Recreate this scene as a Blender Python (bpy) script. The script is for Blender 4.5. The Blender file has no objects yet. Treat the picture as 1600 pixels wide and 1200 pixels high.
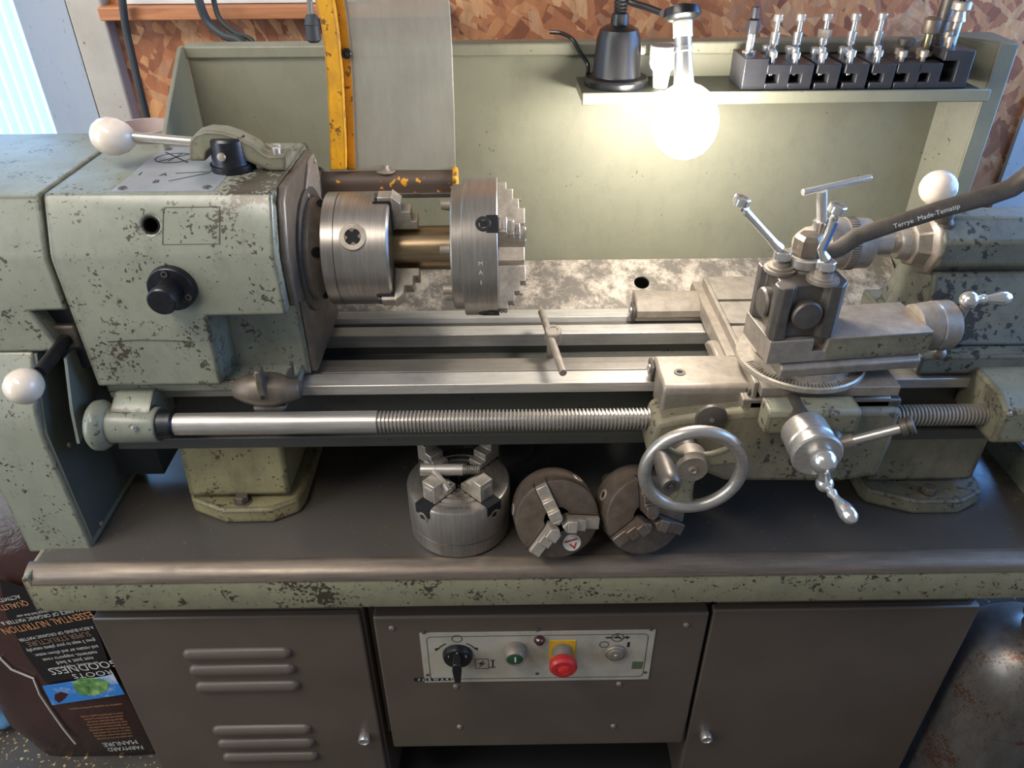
import bpy, bmesh, math, random
from mathutils import Vector, Matrix
random.seed(7)
S = bpy.context.scene
COL = S.collection
PI = math.pi

# ------------------------------------------------------------------ camera, world, light
CAM_H = 1.55; FPX = 1200.0
TH = math.radians(34); PSI = math.radians(-0.5); RO = math.radians(0.4)
_s, _c = math.sin(TH), math.cos(TH); _cp, _sp = math.cos(PSI), math.sin(PSI); _cr, _sr = math.cos(RO), math.sin(RO)
_fw = Vector((-_c*_sp, _c*_cp, -_s)); _r0 = Vector((_cp, _sp, 0)); _u0 = Vector((-_s*_sp, _s*_cp, _c))
_rt = _r0*_cr - _u0*_sr; _up = _u0*_cr + _r0*_sr
cam_d = bpy.data.cameras.new('camera'); cam_d.sensor_width = 36; cam_d.lens = FPX/1600*36
cam_d.clip_start = 0.02; cam_d.clip_end = 50
cam = bpy.data.objects.new('camera', cam_d); COL.objects.link(cam)
cam.matrix_world = Matrix(((_rt.x, _up.x, -_fw.x, 0), (_rt.y, _up.y, -_fw.y, 0), (_rt.z, _up.z, -_fw.z, CAM_H), (0, 0, 0, 1)))
S.camera = cam

W = bpy.data.worlds.new('world'); S.world = W; W.use_nodes = True
bg = W.node_tree.nodes['Background']; bg.inputs[0].default_value = (0.93, 0.96, 1.0, 1); bg.inputs[1].default_value = 0.11

def area(name, loc, target, sx, sy, power, col):
    d = bpy.data.lights.new(name, 'AREA'); d.shape = 'RECTANGLE'; d.size = sx; d.size_y = sy; d.energy = power; d.color = col
    o = bpy.data.objects.new(name, d); COL.objects.link(o); o.location = loc
    o.rotation_euler = (Vector(target)-Vector(loc)).to_track_quat('-Z', 'Y').to_euler()
    return o
# assumed ceiling batten light, out of view, above and a little in front of the lathe
area('assumed_ceiling_light', (-0.95, 0.25, 2.4), (-0.45, 0.8, 0.9), 1.3, 0.25, 12, (1.0, 0.93, 0.84))

# area light added as daylight from the operator's left; no door is built
area('left_daylight', (-2.0, -0.1, 1.5), (-0.5, 0.85, 0.9), 0.9, 1.7, 12, (0.84, 0.93, 1.0))

vs = S.view_settings
vs.view_transform = 'Standard'; vs.look = 'None'; vs.gamma = 1.0; vs.use_curve_mapping = False
vs.exposure = 1.15

# ------------------------------------------------------------------ helpers
def ray(u, v):
    x0 = (u-800)/FPX; y0 = (600-v)/FPX
    x = x0*_cr + y0*_sr; y = y0*_cr - x0*_sr
    return _r0*x + _u0*y + _fw
def at(u, v, X=None, Y=None, Z=None):
    d = ray(u, v)
    t = X/d.x if X is not None else (Y/d.y if Y is not None else (Z-CAM_H)/d.z)
    return Vector((d.x*t, d.y*t, CAM_H+d.z*t))

WL = {}
def origin(o): return WL.get(o.name, Vector((0, 0, 0))) if o else Vector((0, 0, 0))

class MB:
    def __init__(s, M=None): s.v = []; s.f = []; s.M = M
    def add(s, vs_, fs):
        b = len(s.v)
        for p in vs_:
            p = Vector(p); s.v.append(s.M @ p if s.M else p)
        s.f += [tuple(b+i for i in f) for f in fs]
        return s
    def box(s, x0, x1, y0, y1, z0, z1):
        return s.add([(x0,y0,z0),(x1,y0,z0),(x1,y1,z0),(x0,y1,z0),(x0,y0,z1),(x1,y0,z1),(x1,y1,z1),(x0,y1,z1)],
                     [(0,3,2,1),(4,5,6,7),(0,1,5,4),(1,2,6,5),(2,3,7,6),(3,0,4,7)])
    def prism(s, pts, a0, a1, axis='x'):
        n = len(pts)
        def mk(p, a):
            return (a, p[0], p[1]) if axis == 'x' else ((p[0], a, p[1]) if axis == 'y' else (p[0], p[1], a))
        v = [mk(p, a0) for p in pts] + [mk(p, a1) for p in pts]
        return s.add(v, [tuple(range(n)), tuple(range(2*n-1, n-1, -1))] + [(i, (i+1) % n, n+(i+1) % n, n+i) for i in range(n)])
    def rev(s, prof, o=(0, 0, 0), d=(0, 0, 1), n=32):
        """revolve profile [(t, r)] about axis o + t*d; ends are capped"""
        o = Vector(o); d = Vector(d).normalized()
        a = d.orthogonal().normalized(); b = d.cross(a)
        v = []; f = []
        for t, r in prof:
            for k in range(n):
                w = 2*PI*k/n
                v.append(o + d*t + (a*math.cos(w)+b*math.sin(w))*max(r, 1e-5))
        m = len(prof)
        for i in range(m-1):
            for k in range(n):
                f.append((i*n+k, i*n+(k+1) % n, (i+1)*n+(k+1) % n, (i+1)*n+k))
        f.append(tuple(range(n-1, -1, -1))); f.append(tuple((m-1)*n+k for k in range(n)))
        return s.add(v, f)
    def cyl(s, p0, p1, r, n=24, r1=None):
        p0 = Vector(p0); p1 = Vector(p1)
        return s.rev([(0, r), ((p1-p0).length, r if r1 is None else r1)], p0, p1-p0, n)
    def ball(s, c, r, n=20, sc=1.0, d=(0, 0, 1)):
        return s.rev([(-math.cos(PI*i/12)*r*sc, math.sin(PI*i/12)*r) for i in range(13)], c, d, n)
    def ring(s, ro, ri, o, d, h, n=32, ch=0.0):
        """flat ring with a real hole, thickness h along d"""
        o = Vector(o); d = Vector(d).normalized(); a = d.orthogonal().normalized(); b = d.cross(a)
        prof = [(0, ri), (0, ro-ch), (ch, ro), (h-ch, ro), (h, ro-ch), (h, ri)] if ch else [(0, ri), (0, ro), (h, ro), (h, ri)]
        m = len(prof); v = []
        for t, r in prof:
            for k in range(n):
                w = 2*PI*k/n; v.append(o+d*t+(a*math.cos(w)+b*math.sin(w))*r)
        f = [(i*n+k, i*n+(k+1) % n, ((i+1) % m)*n+(k+1) % n, ((i+1) % m)*n+k) for i in range(m) for k in range(n)]
        return s.add(v, f)
    def torus(s, o, d, R, r, n=40, m=10):
        o = Vector(o); d = Vector(d).normalized(); a = d.orthogonal().normalized(); b = d.cross(a); v = []; f = []
        for i in range(n):
            w = 2*PI*i/n; e = a*math.cos(w)+b*math.sin(w)
            for k in range(m):
                q = 2*PI*k/m; v.append(o + e*(R+r*math.cos(q)) + d*(r*math.sin(q)))
        for i in range(n):
            for k in range(m):
                f.append((i*m+k, ((i+1) % n)*m+k, ((i+1) % n)*m+(k+1) % m, i*m+(k+1) % m))
        return s.add(v, f)
    def tube(s, pts, r, n=10, sy=1.0):
        """sweep a circle (or ellipse) along a polyline; r scalar or list"""
        P = [Vector(p) for p in pts]; R = r if isinstance(r, (list, tuple)) else [r]*len(P)
        v = []; f = []; nrm = None
        for i, p in enumerate(P):
            t = (P[min(i+1, len(P)-1)]-P[max(i-1, 0)]).normalized()
            if nrm is None:
                nrm = t.orthogonal().normalized()
            nrm = (nrm - t*nrm.dot(t)).normalized(); bn = t.cross(nrm)
            for k in range(n):
                w = 2*PI*k/n; v.append(p + (nrm*math.cos(w) + bn*math.sin(w)*sy)*R[i])
        for i in range(len(P)-1):
            for k in range(n):
                f.append((i*n+k, i*n+(k+1) % n, (i+1)*n+(k+1) % n, (i+1)*n+k))
        f.append(tuple(range(n-1, -1, -1))); f.append(tuple((len(P)-1)*n+k for k in range(n)))
        return s.add(v, f)
    def line(s, pts, w, M, h=0.0004, closed=False):
        """flat printed line of width w in the plane of matrix M (local x, y)"""
        P = [Vector((p[0], p[1], 0)) for p in pts]
        if closed: P.append(P[0])
        for i in range(len(P)-1):
            d = (P[i+1]-P[i]); L = d.length
            if L < 1e-7: continue
            d /= L; nn = Vector((-d.y, d.x, 0))*w/2; e = d*w*0.4
            a, b = P[i]-e, P[i+1]+e
            q = [a-nn, b-nn, b+nn, a+nn]
            up = Vector((0, 0, h))
            s.add([M @ x for x in q] + [M @ (x+up) for x in q], [(3,2,1,0),(4,5,6,7),(0,1,5,4),(1,2,6,5),(2,3,7,6),(3,0,4,7)])
        return s
    def poly(s, pts, M, h=0.0004):
        n = len(pts)
        return s.add([M @ Vector((p[0], p[1], 0)) for p in pts]+[M @ Vector((p[0], p[1], h)) for p in pts],
                     [tuple(range(n-1, -1, -1)), tuple(range(n, 2*n))]+[(i, (i+1) % n, n+(i+1) % n, n+i) for i in range(n)])
    def mesh(s, name, off):
        me = bpy.data.meshes.new(name)
        me.from_pydata([p-off for p in s.v], [], s.f); me.validate()
        b = bmesh.new(); b.from_mesh(me); bmesh.ops.recalc_face_normals(b, faces=b.faces); b.to_mesh(me); b.free()
        return me
    def build(s, name, mat, parent=None, bevel=0, seg=2, ang=35, local=False, flat=False):
        off = Vector((0, 0, 0)) if local else origin(parent)
        me = s.mesh(name, off)
        return finish(name, me, mat, parent, bevel, seg, ang, flat, local)

def finish(name, me, mat, parent, bevel=0, seg=2, ang=35, flat=False, local=False):
    me.materials.append(mat)
    if not flat:
        for p in me.polygons: p.use_smooth = True
        me.set_sharp_from_angle(angle=math.radians(ang))
    o = bpy.data.objects.new(name, me); COL.objects.link(o)
    if parent:
        o.parent = parent
        WL[o.name] = origin(parent)
    else:
        WL[o.name] = Vector((0, 0, 0))
    if bevel:
        m = o.modifiers.new('bevel', 'BEVEL'); m.width = bevel; m.segments = seg; m.limit_method = 'ANGLE'; m.angle_limit = math.radians(40)
    return o

def cut(o, mb, off=None):
    """boolean-subtract mb (same space as o's build) from o and bake the result"""
    me = mb.mesh('cutter', off if off is not None else origin(o))
    c = bpy.data.objects.new('cutter', me); COL.objects.link(c)
    if o.parent: c.parent = o.parent
    mods = [(m.width, m.segments) for m in o.modifiers]
    for m in list(o.modifiers): o.modifiers.remove(m)
    m = o.modifiers.new('b', 'BOOLEAN'); m.operation = 'DIFFERENCE'; m.object = c; m.solver = 'EXACT'
    bpy.context.view_layer.update()
    dg = bpy.context.evaluated_depsgraph_get()
    new = bpy.data.meshes.new_from_object(o.evaluated_get(dg))
    o.modifiers.clear(); old = o.data; o.data = new
    new.name = old.name
    bpy.data.objects.remove(c); 
    for p in new.polygons: p.use_smooth = True
    new.set_sharp_from_angle(angle=math.radians(35))
    for w, sg in mods:
        m = o.modifiers.new('bevel', 'BEVEL'); m.width = w; m.segments = sg; m.limit_method = 'ANGLE'; m.angle_limit = math.radians(40)
    return o

def tag(o, label, cat, group=None):
    o['label'] = label; o['category'] = cat
    if group: o['group'] = group
    return o
def struct(o): o['kind'] = 'structure'; return o
def thing(name, label, cat, loc=(0, 0, 0), M=None, group=None):
    o = bpy.data.objects.new(name, None); COL.objects.link(o); o.empty_display_size = 0.02
    if M is not None: o.matrix_world = M
    else: o.location = loc
    WL[o.name] = Vector(loc) if M is None else Vector((0, 0, 0))
    return tag(o, label, cat, group)
def plabel(o, s): o['label'] = s; return o

def text_mesh(mb, s, size, M, h=0.0004, align='CENTER', sx=1.0):
    cu = bpy.data.curves.new('t', 'FONT'); cu.body = s; cu.size = size; cu.align_x = align; cu.align_y = 'CENTER'
    cu.resolution_u = 2
    o = bpy.data.objects.new('t', cu); COL.objects.link(o)
    bpy.context.view_layer.update()
    me = bpy.data.meshes.new_from_object(o.evaluated_get(bpy.context.evaluated_depsgraph_get()))
    mb.add([M @ Vector((v.co.x*sx, v.co.y, h)) for v in me.vertices], [tuple(p.vertices) for p in me.polygons])
    bpy.data.objects.remove(o); bpy.data.curves.remove(cu); bpy.data.meshes.remove(me)
    return mb

def frame(o, x, y):
    """matrix with origin o, local x and y directions (z = normal)"""
    x = Vector(x).normalized(); y = Vector(y); z = x.cross(y).normalized(); y = z.cross(x)
    o = Vector(o)
    return Matrix(((x.x, y.x, z.x, o.x), (x.y, y.y, z.y, o.y), (x.z, y.z, z.z, o.z), (0, 0, 0, 1)))
def copy_tree(o, parent=None):
    c = o.copy(); COL.objects.link(c); c.parent = parent
    for ch in list(o.children): copy_tree(ch, c)
    return c

# ------------------------------------------------------------------ materials
def lin(r, g, b):
    f = lambda c: c/12.92 if c <= 0.04045 else ((c+0.055)/1.055)**2.4
    return (f(r/255), f(g/255), f(b/255), 1)
class NT:
    def __init__(s, name):
        s.m = bpy.data.materials.new(name); s.m.use_nodes = True; s.t = s.m.node_tree
        s.b = s.t.nodes['Principled BSDF']; s.out = s.t.nodes['Material Output']
        s.co = s.n('ShaderNodeTexCoord').outputs['Object']
    def n(s, k, **kw):
        x = s.t.nodes.new(k)
        for a, v in kw.items(): setattr(x, a, v)
        return x
    def l(s, a, b): s.t.links.new(a, b)
    def mapping(s, sc=(1, 1, 1), rot=(0, 0, 0)):
        m = s.n('ShaderNodeMapping'); m.inputs['Scale'].default_value = sc; m.inputs['Rotation'].default_value = rot
        s.l(s.co, m.inputs[0]); return m.outputs[0]
    def noise(s, scale, detail=4, rough=0.55, vec=None, dist=0.0):
        x = s.n('ShaderNodeTexNoise'); x.inputs['Scale'].default_value = scale; x.inputs['Detail'].default_value = detail
        x.inputs['Roughness'].default_value = rough; x.inputs['Distortion'].default_value = dist
        s.l(vec or s.co, x.inputs['Vector']); return x.outputs['Fac']
    def ramp(s, fac, stops, interp='LINEAR'):
        x = s.n('ShaderNodeValToRGB'); x.color_ramp.interpolation = interp; e = x.color_ramp.elements
        for i, (p, c) in enumerate(stops):
            q = e[i] if i < 2 else e.new(p)
            q.position = p; q.color = c if len(c) == 4 else (*c, 1)
        s.l(fac, x.inputs[0]); return x.outputs[0]
    def mix(s, fac, a, b, mode='MIX'):
        x = s.n('ShaderNodeMix', data_type='RGBA', blend_type=mode)
        for i, q in ((0, fac), (6, a), (7, b)):
            if hasattr(q, 'links'): s.l(q, x.inputs[i])
            else: x.inputs[i].default_value = q
        return x.outputs[2]
    def math(s, op, a, b=0.0):
        x = s.n('ShaderNodeMath', operation=op)
        for i, q in enumerate((a, b)):
            if hasattr(q, 'links'): s.l(q, x.inputs[i])
            else: x.inputs[i].default_value = q
        return x.outputs[0]
    def bump(s, h, strength=0.2, dist=0.001):
        x = s.n('ShaderNodeBump'); x.inputs['Strength'].default_value = strength; x.inputs['Distance'].default_value = dist
        s.l(h, x.inputs['Height']); s.l(x.outputs[0], s.b.inputs['Normal'])
    def col(s, c):
        if hasattr(c, 'links'): s.l(c, s.b.inputs['Base Color'])
        else: s.b.inputs['Base Color'].default_value = c
        return s
    def val(s, k, v):
        if hasattr(v, 'links'): s.l(v, s.b.inputs[k])
        else: s.b.inputs[k].default_value = v
        return s
BW = lambda v: (v, v, v, 1)

def paint(name, base, under, chip=0.60, cscale=130, dirt=0.35, rough=0.38, dscale=7, dark=(50, 46, 38), edge=0.0, patches=()):
    t = NT(name)
    big = t.noise(dscale, 8, 0.72, None, 0.4)
    dm = t.ramp(big, [(0.42, BW(0)), (0.80, BW(dirt))])
    streak = t.ramp(t.noise(34, 8, 0.78, t.mapping((1, 1, 0.5))), [(0.50, BW(0)), (0.72, BW(dirt*0.75))])
    c = t.mix(dm, lin(*base), lin(*dark))
    c = t.mix(streak, c, lin(*dark))
    tint = t.noise(2.2, 2)
    c = t.mix(t.ramp(tint, [(0.3, BW(0)), (0.7, BW(0.18))]), c, lin(min(255, base[0]+18), min(255, base[1]+16), base[2]+10))
    ch = t.math('ADD', t.math('MULTIPLY', t.noise(cscale, 3, 0.6), 0.6), t.math('MULTIPLY', t.noise(cscale*0.14, 6, 0.7), 0.6))
    for px_, py_, pz_, pr_, ps_ in patches:         # areas where the paint is rubbed through
        vd = t.n('ShaderNodeVectorMath', operation='DISTANCE'); t.l(t.co, vd.inputs[0]); vd.inputs[1].default_value = (px_, py_, pz_)
        ch = t.math('ADD', ch, t.math('MULTIPLY', t.math('MAXIMUM', t.math('SUBTRACT', 1.0, t.math('DIVIDE', vd.outputs['Value'], pr_)), 0.0), ps_))
    cm = t.ramp(ch, [(chip, BW(0)), (chip+0.012, BW(0.9))])
    if edge:                                   # paint rubbed off along the edges
        bv = t.n('ShaderNodeBevel'); bv.samples = 4; bv.inputs[0].default_value = edge
        ge = t.n('ShaderNodeNewGeometry'); dp = t.n('ShaderNodeVectorMath', operation='DOT_PRODUCT')
        t.l(bv.outputs[0], dp.inputs[0]); t.l(ge.outputs['Normal'], dp.inputs[1])
        em = t.math('MULTIPLY', t.math('SUBTRACT', 1.0, dp.outputs['Value']), 7.0)
        em = t.math('ADD', em, t.math('MULTIPLY', t.noise(45, 6, 0.75), 1.0))
        cm = t.math('MAXIMUM', cm, t.ramp(em, [(0.70, BW(0)), (0.74, BW(0.9))]))
    c = t.mix(cm, c, lin(*under))
    t.col(c).val('Metallic', t.math('MULTIPLY', cm, 0.25))
    t.val('Roughness', t.ramp(big, [(0.3, BW(rough)), (0.75, BW(rough+0.2))]))
    t.bump(cm, -0.35, 0.0006)
    return t.m
def steel(name, c1, c2, rough=0.34, metal=0.95, sc=(8, 60, 60), rv=0.15, spots=0.0, spotc=(60, 48, 36)):
    t = NT(name)
    n1 = t.noise(3.0, 6, 0.7, t.mapping(sc)); n2 = t.noise(14, 5, 0.65)
    c = t.mix(t.ramp(n1, [(0.3, BW(0)), (0.7, BW(1))]), lin(*c1), lin(*c2))
    c = t.mix(t.ramp(n2, [(0.5, BW(0)), (0.8, BW(0.55))]), c, lin(*[int(k*0.62) for k in c1]))
    if spots:
        sp = t.ramp(t.math('ADD', t.math('MULTIPLY', t.noise(230, 3, 0.7), 0.5), t.math('MULTIPLY', t.noise(16, 4, 0.7), 0.6)), [(0.64-spots, BW(0)), (0.66-spots, BW(0.85))])
        c = t.mix(sp, c, lin(*spotc))
    t.col(c).val('Metallic', metal).val('Roughness', t.ramp(n2, [(0.3, BW(rough)), (0.8, BW(rough+rv))]))
    t.bump(n1, 0.06, 0.0004)
    return t.m
def plain(name, c, rough=0.5, metal=0.0, var=0.12, scale=20, coat=0.0, bump=0.0):
    t = NT(name); n = t.noise(scale, 4, 0.6)
    t.col(t.mix(t.ramp(n, [(0.35, BW(0)), (0.75, BW(1))]), lin(*c), lin(*[int(k*(1-var)) for k in c])))
    t.val('Roughness', rough).val('Metallic', metal).val('Coat Weight', coat)
    if bump: t.bump(n, bump, 0.001)
    return t.m
def emit(name, c, s):
    t = NT(name); t.col((0.8, 0.8, 0.8, 1)).val('Emission Color', lin(*c)).val('Emission Strength', s); return t.m

GREEN = (126, 127, 110)
M = {}
M['green'] = paint('chipped_green_paint', GREEN, (66, 60, 50), 0.735, 170, 0.35)
M['green_hs'] = paint('headstock_green_paint', (130, 132, 117), (64, 58, 48), 0.700, 190, 0.34, 0.25, edge=0.006)
M['headstock'] = paint('worn_headstock_paint', (130, 132, 117), (70, 62, 52), 0.695, 190, 0.36, 0.25, edge=0.008, patches=[(0.115, -0.03, 0.285, 0.09, 0.20), (0.10, -0.085, 0.283, 0.04, 0.12), (-0.012, -0.115, 0.245, 0.03, 0.09), (0.05, -0.125, 0.08, 0.06, 0.05), (-0.10, -0.125, 0.09, 0.05, 0.06), (0.06, -0.12, 0.25, 0.05, 0.05), (0.125, -0.115, 0.24, 0.04, 0.07)])
M['green_clean'] = paint('backsplash_green_paint', (120, 119, 101), (66, 60, 46), 0.755, 150, 0.32, 0.40, 5)
M['green_worn'] = paint('worn_green_casting', (124, 121, 100), (78, 68, 56), 0.70, 150, 0.55, 0.42, 9, edge=0.008)
M['green_grimy'] = paint('grimy_green_casting', (120, 113, 92), (58, 51, 43), 0.69, 120, 0.8, 0.42, 9, edge=0.008)
M['tray_lip'] = paint('worn_tray_lip_paint', (150, 145, 118), (62, 54, 46), 0.685, 190, 0.45, 0.35, 8, (62, 56, 42), edge=0.008, patches=[(-0.345, -0.223, 0.05, 0.06, 0.14), (-0.20, -0.223, 0.06, 0.06, 0.06), (0.0, -0.223, 0.06, 0.06, 0.05), (0.35, -0.223, 0.06, 0.06, 0.05)])
M['cabinet'] = plain('brown_grey_cabinet_paint', (92, 80, 70), 0.40, 0, 0.12, 6)
M['cabinet_dark'] = plain('dark_cabinet_interior', (38, 35, 33), 0.6)
M['steel'] = steel('machined_steel', (196, 190, 182), (166, 160, 152), 0.30, 0.75)
M['way'] = steel('ground_bed_way', (214, 208, 200), (182, 175, 166), 0.32, 0.55, (4, 90, 90), 0.15, 0.0, (90, 80, 68))
M['way_dull'] = steel('dull_bed_way', (150, 143, 134), (124, 116, 108), 0.38, 0.6, (4, 90, 90))
M['chuck'] = steel('turned_chuck_steel', (172, 165, 157), (142, 135, 127), 0.30, 0.8, (120, 6, 6), 0.12)
M['chuck_old'] = steel('brown_oiled_chuck_steel', (124, 110, 98), (98, 86, 75), 0.34, 0.65, (20, 20, 20), 0.15)
M['shaft'] = steel('browned_shaft_steel', (168, 148, 118), (136, 114, 86), 0.28, 0.95, (6, 80, 80))
M['darksteel'] = steel('dark_cast_steel', (104, 97, 90), (82, 76, 70), 0.42, 0.55, (20, 20, 20))
M['castgrey'] = steel('grey_casting', (158, 147, 134), (128, 118, 106), 0.42, 0.45, (20, 20, 20), 0.15, 0.0, (80, 70, 58))
M['brownmetal'] = steel('bare_brown_metal', (118, 106, 93), (92, 82, 71), 0.42, 0.45, (20, 20, 20))
M['chrome'] = plain('chrome', (224, 222, 218), 0.2, 0.85, 0.08, 6)
M['jaw'] = steel('ground_jaw_steel', (186, 176, 162), (150, 140, 127), 0.36, 0.55, (30, 30, 30), 0.15, 0.0)
M['tailstock'] = paint('stained_tailstock_paint', (112, 112, 98), (50, 48, 46), 0.69, 90, 0.8, 0.35, 9, (44, 44, 44), edge=0.008, patches=[(-0.14, -0.06, 0.07, 0.08, 0.16), (0.0, -0.07, 0.08, 0.07, 0.12), (-0.05, -0.06, 0.16, 0.06, 0.10)])
M['bed'] = paint('dark_oily_bed_casting', (62, 61, 55), (36, 34, 31), 0.75, 120, 0.5, 0.4, 6, (34, 32, 28))
M['lip_bare'] = steel('bare_worn_lip', (128, 114, 100), (92, 82, 74), 0.34, 0.45, (3, 40, 40), 0.15, 0.0)
M['foot'] = paint('oil_stained_foot_paint', (148, 139, 102), (74, 62, 46), 0.70, 150, 0.7, 0.4, 8, (70, 58, 36), edge=0.01)
M['black'] = plain('black_plastic', (24, 24, 26), 0.32, 0, 0.2)
M['blackmetal'] = steel('blued_steel', (62, 62, 66), (44, 44, 48), 0.32, 0.8, (20, 20, 20))
M['holder'] = plain('black_oxide_steel', (58, 58, 62), 0.40, 0.3, 0.25, 30)
M['deep'] = plain('black_void', (10, 10, 12), 0.8)
M['rubber'] = plain('dark_rubber', (46, 50, 52), 0.6)
M['ivory'] = plain('ivory_plastic', (222, 206, 188), 0.22, 0, 0.10, 40, 0.4)
M['cream'] = plain('cream_plastic', (226, 220, 200), 0.35, 0, 0.05)
M['yellow'] = paint('worn_yellow_paint', (222, 158, 28), (110, 78, 36), 0.69, 110, 0.6, 0.4, 9, (112, 74, 24), edge=0.004)
M['yellow_rust'] = paint('rusty_yellow_paint', (70, 58, 50), (214, 148, 30), 0.70, 60, 0.35, 0.5, 9, (96, 54, 26))
M['plate'] = paint('printed_aluminium_plate', (172, 165, 150), (110, 100, 86), 0.78, 100, 0.4, 0.36, 9, (90, 80, 66))
M['chartplate'] = plain('grey_chart_plate', (168, 172, 176), 0.34, 0.35, 0.15, 20)
M['ink'] = plain('black_ink', (26, 24, 24), 0.5)
M['white_ink'] = plain('white_ink', (215, 212, 205), 0.5)
M['red'] = plain('red_plastic', (176, 40, 40), 0.35, 0, 0.1, 20, 0.2)
M['red_cap'] = plain('bright_red_cap', (226, 52, 52), 0.35)
M['darkred'] = plain('dark_red_lens', (62, 18, 22), 0.15, 0, 0.1, 20, 0.5)
M['sign_yellow'] = plain('yellow_label', (224, 172, 34), 0.45)
M['btn_green'] = plain('green_button', (32, 74, 46), 0.35)
M['blue'] = plain('blue_enamel', (60, 110, 190), 0.35)

# ------------------------------------------------------------------ setting materials
def osb_mat():
    t = NT('osb_board')
    def layer(rot, seed):
        m0 = t.n('ShaderNodeMapping'); m0.inputs['Rotation'].default_value = (0, rot, 0); t.l(t.co, m0.inputs[0])
        mp = t.n('ShaderNodeMapping'); mp.inputs['Scale'].default_value = (16, 9, 56)
        mp.inputs['Location'].default_value = (seed, seed*2, seed*3); t.l(m0.outputs[0], mp.inputs[0])
        v = t.n('ShaderNodeTexVoronoi'); v.feature = 'F1'; v.inputs['Scale'].default_value = 1.3; v.inputs['Randomness'].default_value = 1
        nz = t.n('ShaderNodeTexNoise'); nz.inputs['Scale'].default_value = 5; t.l(mp.outputs[0], nz.inputs[0])
        mx = t.n('ShaderNodeMix', data_type='VECTOR'); mx.inputs[0].default_value = 0.12
        t.l(mp.outputs[0], mx.inputs[4]); t.l(nz.outputs['Color'], mx.inputs[5])
        t.l(mx.outputs[1], v.inputs['Vector'])
        s = t.n('ShaderNodeSeparateColor'); t.l(v.outputs['Color'], s.inputs[0])
        return s.outputs[0], s.outputs[1], v.outputs['Distance']
    a, a2, d1 = layer(1.0, 0.3); b, b2, d2 = layer(-0.5, 4.1); c3, c4, d3 = layer(1.9, 9.7)
    st = [(0.0, lin(142, 84, 54)), (0.3, lin(184, 116, 74)), (0.6, lin(206, 142, 92)), (0.85, lin(226, 174, 122)), (1.0, lin(158, 104, 82))]
    ca = t.ramp(a, st); cb = t.ramp(b, st); cc = t.ramp(c3, st)
    m1 = t.ramp(a2, [(0.5, BW(0)), (0.51, BW(1))]); m2 = t.ramp(b2, [(0.55, BW(0)), (0.56, BW(1))])
    c = t.mix(m1, ca, cb); c = t.mix(m2, c, cc)
    g = t.noise(60, 5, 0.7, t.mapping((1, 1, 0.25), (0, 0.8, 0)))
    c = t.mix(t.ramp(g, [(0.45, BW(0)), (0.8, BW(0.5))]), c, lin(96, 56, 38))
    c = t.mix(t.ramp(t.noise(2.5, 3), [(0.45, BW(0)), (0.75, BW(0.45))]), c, lin(112, 78, 72))
    t.col(c).val('Roughness', 0.6); t.bump(t.math('ADD', a, t.math('ADD', b, c3)), 0.5, 0.003)
    return t.m
M['osb'] = osb_mat()
def concrete(name, base, spot, sc=9):
    t = NT(name); n = t.noise(sc, 8, 0.65); n2 = t.noise(2.0, 3)
    c = t.mix(t.ramp(n, [(0.4, BW(0)), (0.72, BW(0.6))]), lin(*base), lin(*spot))
    c = t.mix(t.ramp(t.noise(70, 3, 0.6), [(0.66, BW(0)), (0.70, BW(0.7))]), c, lin(*[k*0.55 for k in spot]))
    t.col(c).val('Roughness', 0.8); t.bump(n, 0.3, 0.004); return t.m
M['pillar'] = concrete('painted_concrete', (182, 176, 166), (150, 142, 132))
M['reveal'] = concrete('white_painted_reveal', (146, 145, 146), (132, 131, 132), 4)
M['rightboard'] = concrete('pale_painted_board', (188, 190, 192), (160, 158, 156), 5)
def floor_mat():
    t = NT('dusty_concrete_floor'); n = t.noise(5, 6, 0.6)
    c = t.mix(t.ramp(n, [(0.35, BW(0)), (0.7, BW(1))]), lin(74, 69, 62), lin(50, 46, 41))
    c = t.mix(t.ramp(t.noise(120, 2, 0.5), [(0.62, BW(0)), (0.65, BW(1))]), c, lin(186, 156, 112))
    c = t.mix(t.ramp(t.noise(55, 2, 0.5), [(0.68, BW(0)), (0.70, BW(0.8))]), c, lin(150, 120, 84))
    t.col(c).val('Roughness', 0.75); return t.m
M['floor'] = floor_mat()
def wood_mat(name, a, b):
    t = NT(name); n = t.noise(4, 6, 0.65, t.mapping((1.5, 14, 22)), 1.0)
    t.col(t.mix(t.ramp(n, [(0.3, BW(0)), (0.72, BW(1))]), lin(*a), lin(*b))).val('Roughness', 0.6); t.bump(n, 0.15, 0.001); return t.m
M['wood'] = wood_mat('orange_pine', (196, 132, 88), (158, 98, 62))

# ------------------------------------------------------------------ setting
YW = 1.42
struct(MB().box(-2.3, 1.9, -0.6, 1.75, -0.05, 0).build('floor', M['floor']))
xl = at(165, 0, Y=YW).x - 0.0
xr = at(1535, 350, Y=YW).x
struct(MB().box(xl, xr, YW, YW+0.04, 0, 2.3).build('wall_back', M['osb']))
# concrete pillar and the splayed window reveal left of the OSB
x1 = at(100, 0, Y=YW-0.03).x; x0 = at(20, 0, Y=1.62).x
struct(MB().box(x1, xl+0.005, YW-0.03, YW+0.25, 0, 2.3).build('wall_left', M['pillar'], bevel=0.004))
struct(MB().prism([(x1, YW-0.03), (x1, YW+0.25), (x0, 1.66), (x0, 1.62)], 0, 2.3, 'z').build('trim_1', M['reveal']))
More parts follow.
